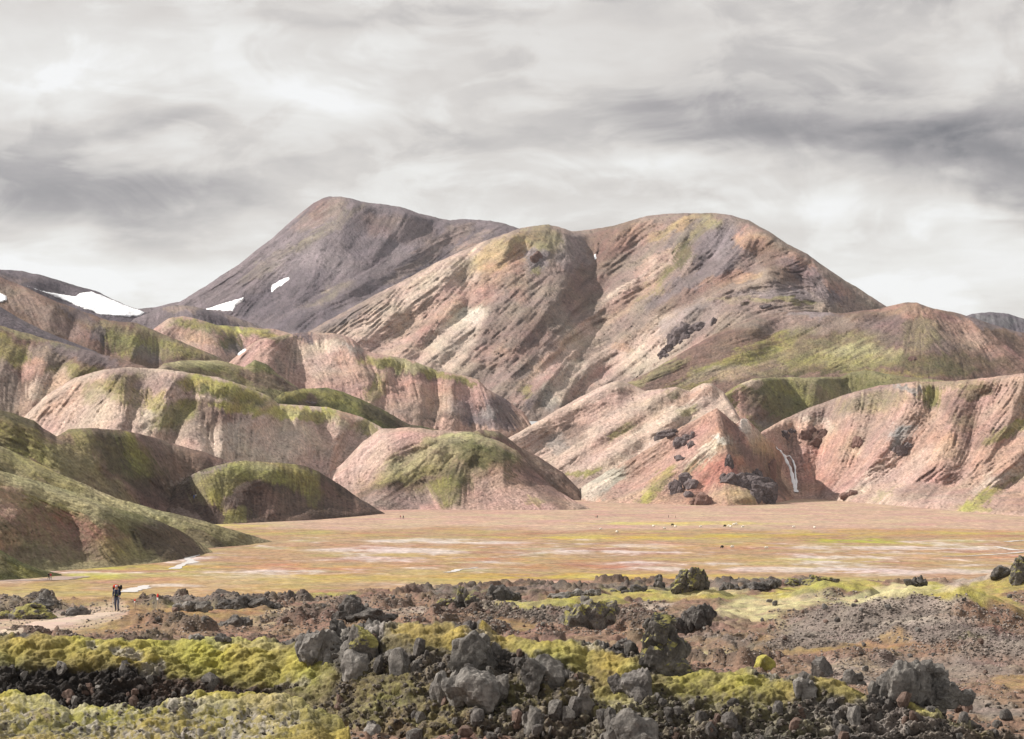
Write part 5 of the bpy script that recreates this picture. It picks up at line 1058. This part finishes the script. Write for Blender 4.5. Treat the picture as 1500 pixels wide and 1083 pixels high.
# ------------------------------------------------------------------ hikers
def flat_mat(name, col, rough=.85):
    m, t, b = new_mat(name); b.inputs['Roughness'].default_value = rough
    n = tnoise(t, 14, 3); rgb = N(t, 'ShaderNodeRGB'); rgb.outputs[0].default_value = (*col, 1)
    t.links.new(mul_color(t, rgb.outputs[0], maprange(t, n, .3, .7, .8, 1.2)), b.inputs['Base Color'])
for nm, c in dict(navy=(.035,.045,.085), trousers=(.085,.095,.135), skin=(.50,.30,.22), boots=(.03,.027,.025), cap_grey=(.42,.43,.45), pack_red=(.50,.05,.03), pack_black=(.02,.02,.025), strap_grey=(.25,.26,.28), lime=(.35,.55,.05),
                 alu=(.45,.45,.45), red_paint=(.55,.04,.03), white_paint=(.75,.73,.70), wood=(.30,.22,.15), jacket_red=(.40,.05,.06), jacket_pink=(.50,.16,.20), jacket_black=(.02,.02,.03), jacket_blue=(.06,.14,.45), jacket_white=(.70,.70,.72), legs_grey=(.30,.29,.29), legs_dark=(.03,.03,.04), hair=(.06,.04,.03),
                 wool_white=(.72,.68,.60), wool_black=(.03,.025,.022), sheep_face=(.45,.40,.34)).items():
    flat_mat(nm, c)
def skin_mesh(verts, edges, radii, sub=2, root=0):
    me = bpy.data.meshes.new('sk'); me.from_pydata(verts, edges, []); ob = bpy.data.objects.new('sk', me); COL.objects.link(ob)
    md = ob.modifiers.new('s', 'SKIN'); md.use_smooth_shade = True
    if not me.skin_vertices: bpy.context.view_layer.objects.active = ob
    for i, r in enumerate(radii):
        sv = me.skin_vertices[0].data[i]; sv.radius = r if isinstance(r, tuple) else (r, r); sv.use_root = (i == root)
    sd = ob.modifiers.new('d', 'SUBSURF'); sd.levels = sub; sd.render_levels = sub
    dg = bpy.context.evaluated_depsgraph_get(); out = bpy.data.meshes.new_from_object(ob.evaluated_get(dg))
    bpy.data.objects.remove(ob); bpy.data.meshes.remove(me)
    return out
def body_mesh(mats, fingers=False, sub=2, walk=.12):
    V = [(0,0,.96),(0,-.02,1.12),(0,-.04,1.30),(0,-.06,1.44),(0,-.10,1.53),(0,-.14,1.62),(0,-.16,1.72),
         (.17,-.05,1.43),(.25,.00,1.20),(.21,-.20,1.06),(.19,-.27,1.05), (-.17,-.05,1.43),(-.26,.02,1.19),(-.22,-.17,1.02),(-.20,-.25,1.00),
         (.10,0,.90),(.11,-.07-walk,.50),(.11,-.02-walk*.6,.09),(.12,-.20-walk*.6,.045), (-.10,0,.90),(-.11,-.02+walk*.4,.50),(-.11,.08+walk,.10),(-.12,-.09+walk,.045)]
    E_ = [(0,1),(1,2),(2,3),(3,4),(4,5),(5,6),(3,7),(7,8),(8,9),(9,10),(3,11),(11,12),(12,13),(13,14),(0,15),(15,16),(16,17),(17,18),(0,19),(19,20),(20,21),(21,22)]
    R = [(.17,.13),(.16,.12),(.18,.13),(.13,.10),(.06,.06),(.085,.105),(.075,.085),(.085,.085),(.062,.062),(.046,.046),(.040,.040),(.085,.085),(.062,.062),(.046,.046),(.040,.040),(.105,.11),(.075,.075),(.055,.055),(.045,.05),(.105,.11),(.075,.075),(.055,.055),(.045,.05)]
    if fingers:
        for h, sg in ((10, 1), (14, -1)):
            hx, hy, hz = V[h]
            for k, (dx, ln) in enumerate(((-.045, .05), (-.028, .075), (-.008, .08), (.012, .075), (.03, .06))):
                a = (hx + dx * sg * .9, hy - .04, hz + (.012 if k else .03)); b_ = (hx + dx * sg * .8, hy - .04 - ln * .5, hz - ln * .45 + .01)
                V.append(a); R.append((.0095, .0095)); E_.append((h, len(V) - 1)); V.append(b_); R.append((.008, .008)); E_.append((len(V) - 2, len(V) - 1))
    me = skin_mesh(V, E_, R, sub)
    for q in mats: me.materials.append(MATS[q])              # 0 jacket 1 trousers 2 skin 3 boots 4 hair
    for p in me.polygons:
        x, y, z = p.center; i = 0
        if z < .13: i = 3
        elif z < .93 and abs(x) < .19: i = 1
        elif z > 1.66 or (z > 1.56 and y > -.12): i = 4
        elif z > 1.50 or (y < -.225 and .85 < z < 1.12): i = 2
        p.material_index = i
    return me
def person(name, x, y, hpx, mats, label, loc=None, rot=0.0, group=None, fingers=False, sub=1, mesh=None):
    if loc is None:
        d = F * -PLAIN_Z / (y - HY); loc = Vector((*P2W(x, y, d)[:2], PLAIN_Z + .2))
    r = bpy.data.objects.new(name, None); r.empty_display_size = .3; COL.objects.link(r); r.location = loc; r.rotation_euler = (0, 0, rot)
    s = hpx * loc.y / F / 1.80; r.scale = (s, s, s)
    bd = bpy.data.objects.new('body', mesh or body_mesh(mats, fingers, sub)); COL.objects.link(bd); bd.parent = r
    tag(r, label, 'person', group)
    return r
def tube(bm_v, bm_f, a, b, r0, r1, n=6):
    a = Vector(a); b = Vector(b); ax = (b - a).normalized(); u = ax.cross(Vector((0, 1, .01))).normalized(); w = ax.cross(u); k = len(bm_v)
    for p, r in ((a, r0), (b, r1)):
        for i in range(n):
            t_ = 2 * math.pi * i / n; bm_v.append((p + u * (r * math.cos(t_)) + w * (r * math.sin(t_)))[:])
    for i in range(n): bm_f.append((k + i, k + (i + 1) % n, k + n + (i + 1) % n, k + n + i))
    bm_v.append(b[:]); m_ = len(bm_v) - 1
    for i in range(n): bm_f.append((k + n + i, k + n + (i + 1) % n, m_, m_))
def part(name, V, Fc, mat, parent=None, smooth=True):
    me = bpy.data.meshes.new(name); me.from_pydata(V, [], [tuple(dict.fromkeys(f)) for f in Fc]); me.materials.append(MATS[mat])
    for p in me.polygons: p.use_smooth = smooth
    o = bpy.data.objects.new(name, me); COL.objects.link(o)
    if parent: o.parent = parent
    return o
def blob(name, c, half, mat, parent, seed=0, power=.6, sub=3, rough=.02):
    v, f = ico(sub); p = np.sign(v) * np.abs(v) ** power
    p = p * (1 + rough * fbm3(v[:, 0] * 3 + seed, v[:, 1] * 3, v[:, 2] * 3, 2, seed))[:, None]
    p = p / np.abs(p).max(0) * np.array(half) + np.array(c)
    o = make_obj(name, p, f, mat, parent=parent); return o
def hikers():
    l, _ = hit(167, 897.5); l = ground_z(l.x, l.y + 1.0)
    h = person('person', 167, 898, 39, ('navy', 'trousers', 'skin', 'boots', 'skin'), 'hiker in a dark blue jacket and grey cap walking up the trail with two poles', loc=l + Vector((0, 0, .05)), fingers=True, sub=2)
    S = h.scale[0]
    # worn things: cap, jacket trim
    blob('cap', (0, -.145, 1.735), (.098, .112, .062), 'cap_grey', h, 3, .9, 2)
    part('cap_brim', [(-.07, -.24, 1.715), (.07, -.24, 1.715), (.05, -.32, 1.70), (-.05, -.32, 1.70), (-.07, -.24, 1.725), (.07, -.24, 1.725), (.05, -.32, 1.708), (-.05, -.32, 1.708)], [(0, 1, 2, 3), (4, 7, 6, 5), (0, 4, 5, 1), (1, 5, 6, 2), (2, 6, 7, 3), (3, 7, 4, 0)], 'cap_grey', h)
    blob('nose', (0, -.252, 1.60), (.016, .022, .024), 'skin', h, 1, .9, 1)
    for sx in (-1, 1): blob('eye', (.034 * sx, -.236, 1.63), (.012, .008, .008), 'pack_black', h, 1, 1, 1)
    blob('mouth', (0, -.232, 1.565), (.024, .008, .006), 'jacket_red', h, 1, 1, 1)
    for sx in (-1, 1): blob('ear', (.088 * sx, -.135, 1.63), (.012, .02, .03), 'skin', h, 1, 1, 1)
    k = bpy.data.objects.new('backpack', None); k.empty_display_size = .2; COL.objects.link(k); k.location = h.location; k.scale = h.scale
    blob('main_bag', (0, .22, 1.36), (.22, .16, .36), 'pack_black', k, 4, .55, 3, .05)
    blob('rain_cover', (-.10, .20, 1.68), (.19, .15, .13), 'pack_red', k, 5, .7, 3, .06)
    blob('side_pocket', (.25, .18, 1.62), (.08, .11, .17), 'pack_black', k, 6, .7, 2, .05)
    blob('sleeping_mat', (-.27, .20, 1.58), (.06, .08, .16), 'pack_black', k, 7, .8, 2)
    for sx in (-1, 1):
        V = []; Fc = []; pts = [(.10 * sx, .10, 1.54), (.12 * sx, -.09, 1.52), (.12 * sx, -.20, 1.40), (.11 * sx, -.19, 1.22), (.15 * sx, -.08, 1.08)]
        for a, b_ in zip(pts[:-1], pts[1:]): tube(V, Fc, a, b_, .022, .022)
        part('shoulder_strap', V, Fc, 'strap_grey', k)
    V = []; Fc = []; pts = [(-.17, -.02, 1.06), (-.10, -.155, 1.05), (0, -.17, 1.05), (.10, -.155, 1.05), (.17, -.02, 1.06)]
    for a, b_ in zip(pts[:-1], pts[1:]): tube(V, Fc, a, b_, .022, .022)
    part('hip_belt', V, Fc, 'pack_black', k)
    blob('chest_buckle', (.04, -.20, 1.13), (.03, .015, .03), 'lime', k, 1, .8, 1)
    tag(k, 'large black backpack with a bright red cover on the hiker in dark blue', 'backpack')
    for sx, hx in ((1, .19), (-1, -.20)):
        p = bpy.data.objects.new('trekking_pole', None); p.empty_display_size = .1; COL.objects.link(p); p.location = h.location; p.scale = h.scale
        V = []; Fc = []; top = (hx, -.31, 1.08 if sx > 0 else 1.03); tip = (hx + .10 * sx, -.22 if sx > 0 else -.05, -.02)
        tube(V, Fc, tip, top, .010, .014); part('shaft', V, Fc, 'alu', p)
        V = []; Fc = []; tube(V, Fc, Vector(top) - Vector((0, 0, .06)), Vector(top) + Vector((0, -.01, .07)), .019, .022, 8); part('grip', V, Fc, 'pack_black', p)
        V = []; Fc = []; q = Vector(tip).lerp(Vector(top), .05); tube(V, Fc, q, q + Vector((0, 0, .015)), .045, .03, 8); part('basket', V, Fc, 'pack_black', p)
        tag(p, 'thin metal trekking pole in a hand of the hiker in dark blue', 'pole', 'trekking poles of the hiker')
    # far hikers on the plain and on the side trail
    for x, y, hp, ms, lab, rot in [
            (71.3, 850.5, 11, ('jacket_black', 'legs_dark', 'skin', 'boots', 'hair'), 'far walker in black on the lower path under the mossy slope', 1.2),
            (74.2, 851, 11, ('jacket_red', 'legs_grey', 'skin', 'boots', 'hair'), 'far walker in a red jacket and pale trousers on the lower path', 1.2),
            (586.5, 761, 5.6, ('jacket_red', 'legs_grey', 'skin', 'boots', 'hair'), 'tiny walker in red on the gravel near the dark mossy dome hill', .6),
            (590.7, 761, 5.6, ('navy', 'legs_dark', 'skin', 'boots', 'hair'), 'tiny walker in dark blue beside the walker in red on the gravel', .6),
            (873.2, 760.2, 4.8, ('jacket_pink', 'legs_dark', 'skin', 'boots', 'hair'), 'tiny walker in pink at the middle of the gravel flat', -.5),
            (875.4, 760.2, 5.0, ('jacket_black', 'legs_dark', 'skin', 'boots', 'hair'), 'tiny walker in black close to the walker in pink', -.5),
            (979.2, 759.5, 4.8, ('jacket_black', 'legs_dark', 'skin', 'boots', 'cap_grey'), 'tiny walker in black below the red pyramid hill', 1.5),
            (989.5, 759.5, 4.2, ('wood', 'legs_dark', 'skin', 'boots', 'hair'), 'smaller walker in brown following below the red pyramid hill', 1.5)]:
        person('person', x, y, hp, ms, lab, rot=rot)
    for x, y, hp, ms, lab in [(284.2, 731, 6.6, ('jacket_blue', 'jacket_blue', 'skin', 'boots', 'hair'), 'tiny climber in bright blue in the dark gully of the side trail'), (287, 728.5, 4.6, ('jacket_white', 'legs_grey', 'skin', 'boots', 'cap_grey'), 'tiny climber in white just behind the climber in blue')]:
        l, d = at_px(x, y, ('L5', 'L6'), 1.2); person('person', x, y, hp, ms, lab, loc=l)
hikers()

# trail marker stakes
def stake(x, y, hpx, label):
    l, _ = hit(x, y); g = ground_z(l.x, l.y)
    k = l.y / F * hpx
    r = bpy.data.objects.new('marker_stake', None); r.empty_display_size = .1; COL.objects.link(r); r.location = g or l
    V = []; Fc = []; tube(V, Fc, (0, 0, -.1), (0, 0, k * .68), .035, .03, 8); part('post', V, Fc, 'wood', r)
    V = []; Fc = []; tube(V, Fc, (0, 0, k * .68), (0, 0, k * .82), .05, .05, 8); part('white_band', V, Fc, 'white_paint', r)
    V = []; Fc = []; tube(V, Fc, (0, 0, k * .82), (.01, 0, k), .06, .045, 8); part('red_tip', V, Fc, 'red_paint', r)
    tag(r, label, 'marker stake')
stake(231, 899, 29, 'taller wooden marker stake with white band and red tip')
stake(197.5, 893, 15, 'shorter wooden marker stake with red tip nearer the hiker')

# sheep grazing on the plain
def sheep_mesh(wool, face):
    V = [(0,0,.62),(0,-.28,.63),(0,.30,.64),(0,-.48,.66),(0,-.62,.50),(0,-.74,.36),(0,.46,.55),
         (.13,-.26,.40),(.13,-.27,.03),(-.13,-.26,.40),(-.13,-.22,.03),(.13,.30,.42),(.13,.36,.24),(.13,.33,.03),(-.13,.30,.42),(-.13,.40,.24),(-.13,.37,.03)]
    E_ = [(0,1),(0,2),(1,3),(3,4),(4,5),(2,6),(1,7),(7,8),(1,9),(9,10),(2,11),(11,12),(12,13),(2,14),(14,15),(15,16)]
    R = [(.26,.27),(.23,.25),(.25,.26),(.13,.15),(.09,.10),(.055,.06),(.05,.07),(.09,.09),(.035,.035),(.09,.09),(.035,.035),(.11,.11),(.05,.05),(.035,.035),(.11,.11),(.05,.05),(.035,.035)]
    me = skin_mesh(V, E_, R, 1)
    me.materials.append(MATS[wool]); me.materials.append(MATS[face])
    for p in me.polygons: p.material_index = 1 if (p.center.y < -.56 or p.center.z < .25) else 0
    return me
def flock():
    mw = sheep_mesh('wool_white', 'sheep_face'); mb = sheep_mesh('wool_black', 'wool_black'); mp = sheep_mesh('wool_white', 'wool_black'); r = random.Random(3)
    for x, y, c in [(880.5,778,'w'),(903.5,782,'p'),(957,773.5,'w'),(973.8,777,'w'),(984.8,771.5,'b'),(989.2,774,'w'),(1026.8,774.5,'w'),(1061.5,773,'b'),(1067.3,773.2,'w'),(1070.3,774.2,'w'),(1074.6,771,'w'),(1078.5,770.3,'w'),(1087.8,774.5,'w'),(1057.5,804.6,'b'),(1073,804.6,'w'),(1123,806,'w'),(1163,774.8,'w'),(1193,775.6,'w')]:
        d = F * -PLAIN_Z / (y - HY)
        o = bpy.data.objects.new('sheep', {'w': mw, 'b': mb, 'p': mp}[c]); COL.objects.link(o)
        o.location = (*P2W(x, y, d)[:2], PLAIN_Z + .15); o.rotation_euler = (0, 0, r.choice((1.3, -1.3, 1.8, -1.9, .8)))
        s = 1.15; o.scale = (s, s, s)
        if c == 'w': tag(o, 'white sheep grazing on the yellow grass of the plain', 'sheep', 'white sheep on the plain')
        elif c == 'b': tag(o, 'black sheep grazing on the yellow grass of the plain', 'sheep', 'black sheep on the plain')
        else: tag(o, 'white sheep with a black head at the edge of the gravel', 'sheep')
flock()

# ------------------------------------------------------------------ thin summer haze over the valley
def haze():
    x0, x1, y0, y1, z0, z1 = -2600, 2600, -60, 5200, -75, 420
    V = [(x, y, z) for z in (z0, z1) for y in (y0, y1) for x in (x0, x1)]
    Fq = [(0, 2, 3, 1), (4, 5, 7, 6), (0, 1, 5, 4), (2, 6, 7, 3), (0, 4, 6, 2), (1, 3, 7, 5)]
    m = bpy.data.materials.new('haze_air'); m.use_nodes = True; t = m.node_tree; t.nodes.clear()
    pv = N(t, 'ShaderNodeVolumePrincipled'); pv.inputs['Color'].default_value = (.80, .86, .98, 1); pv.inputs['Density'].default_value = 0.000022; pv.inputs['Anisotropy'].default_value = 0.2
    out = N(t, 'ShaderNodeOutputMaterial'); t.links.new(pv.outputs[0], out.inputs['Volume'])
    o = make_obj('haze', V, Fq, m, smooth=False); tag(o, 'thin pale haze filling the valley air', 'haze', kind='stuff')
haze()
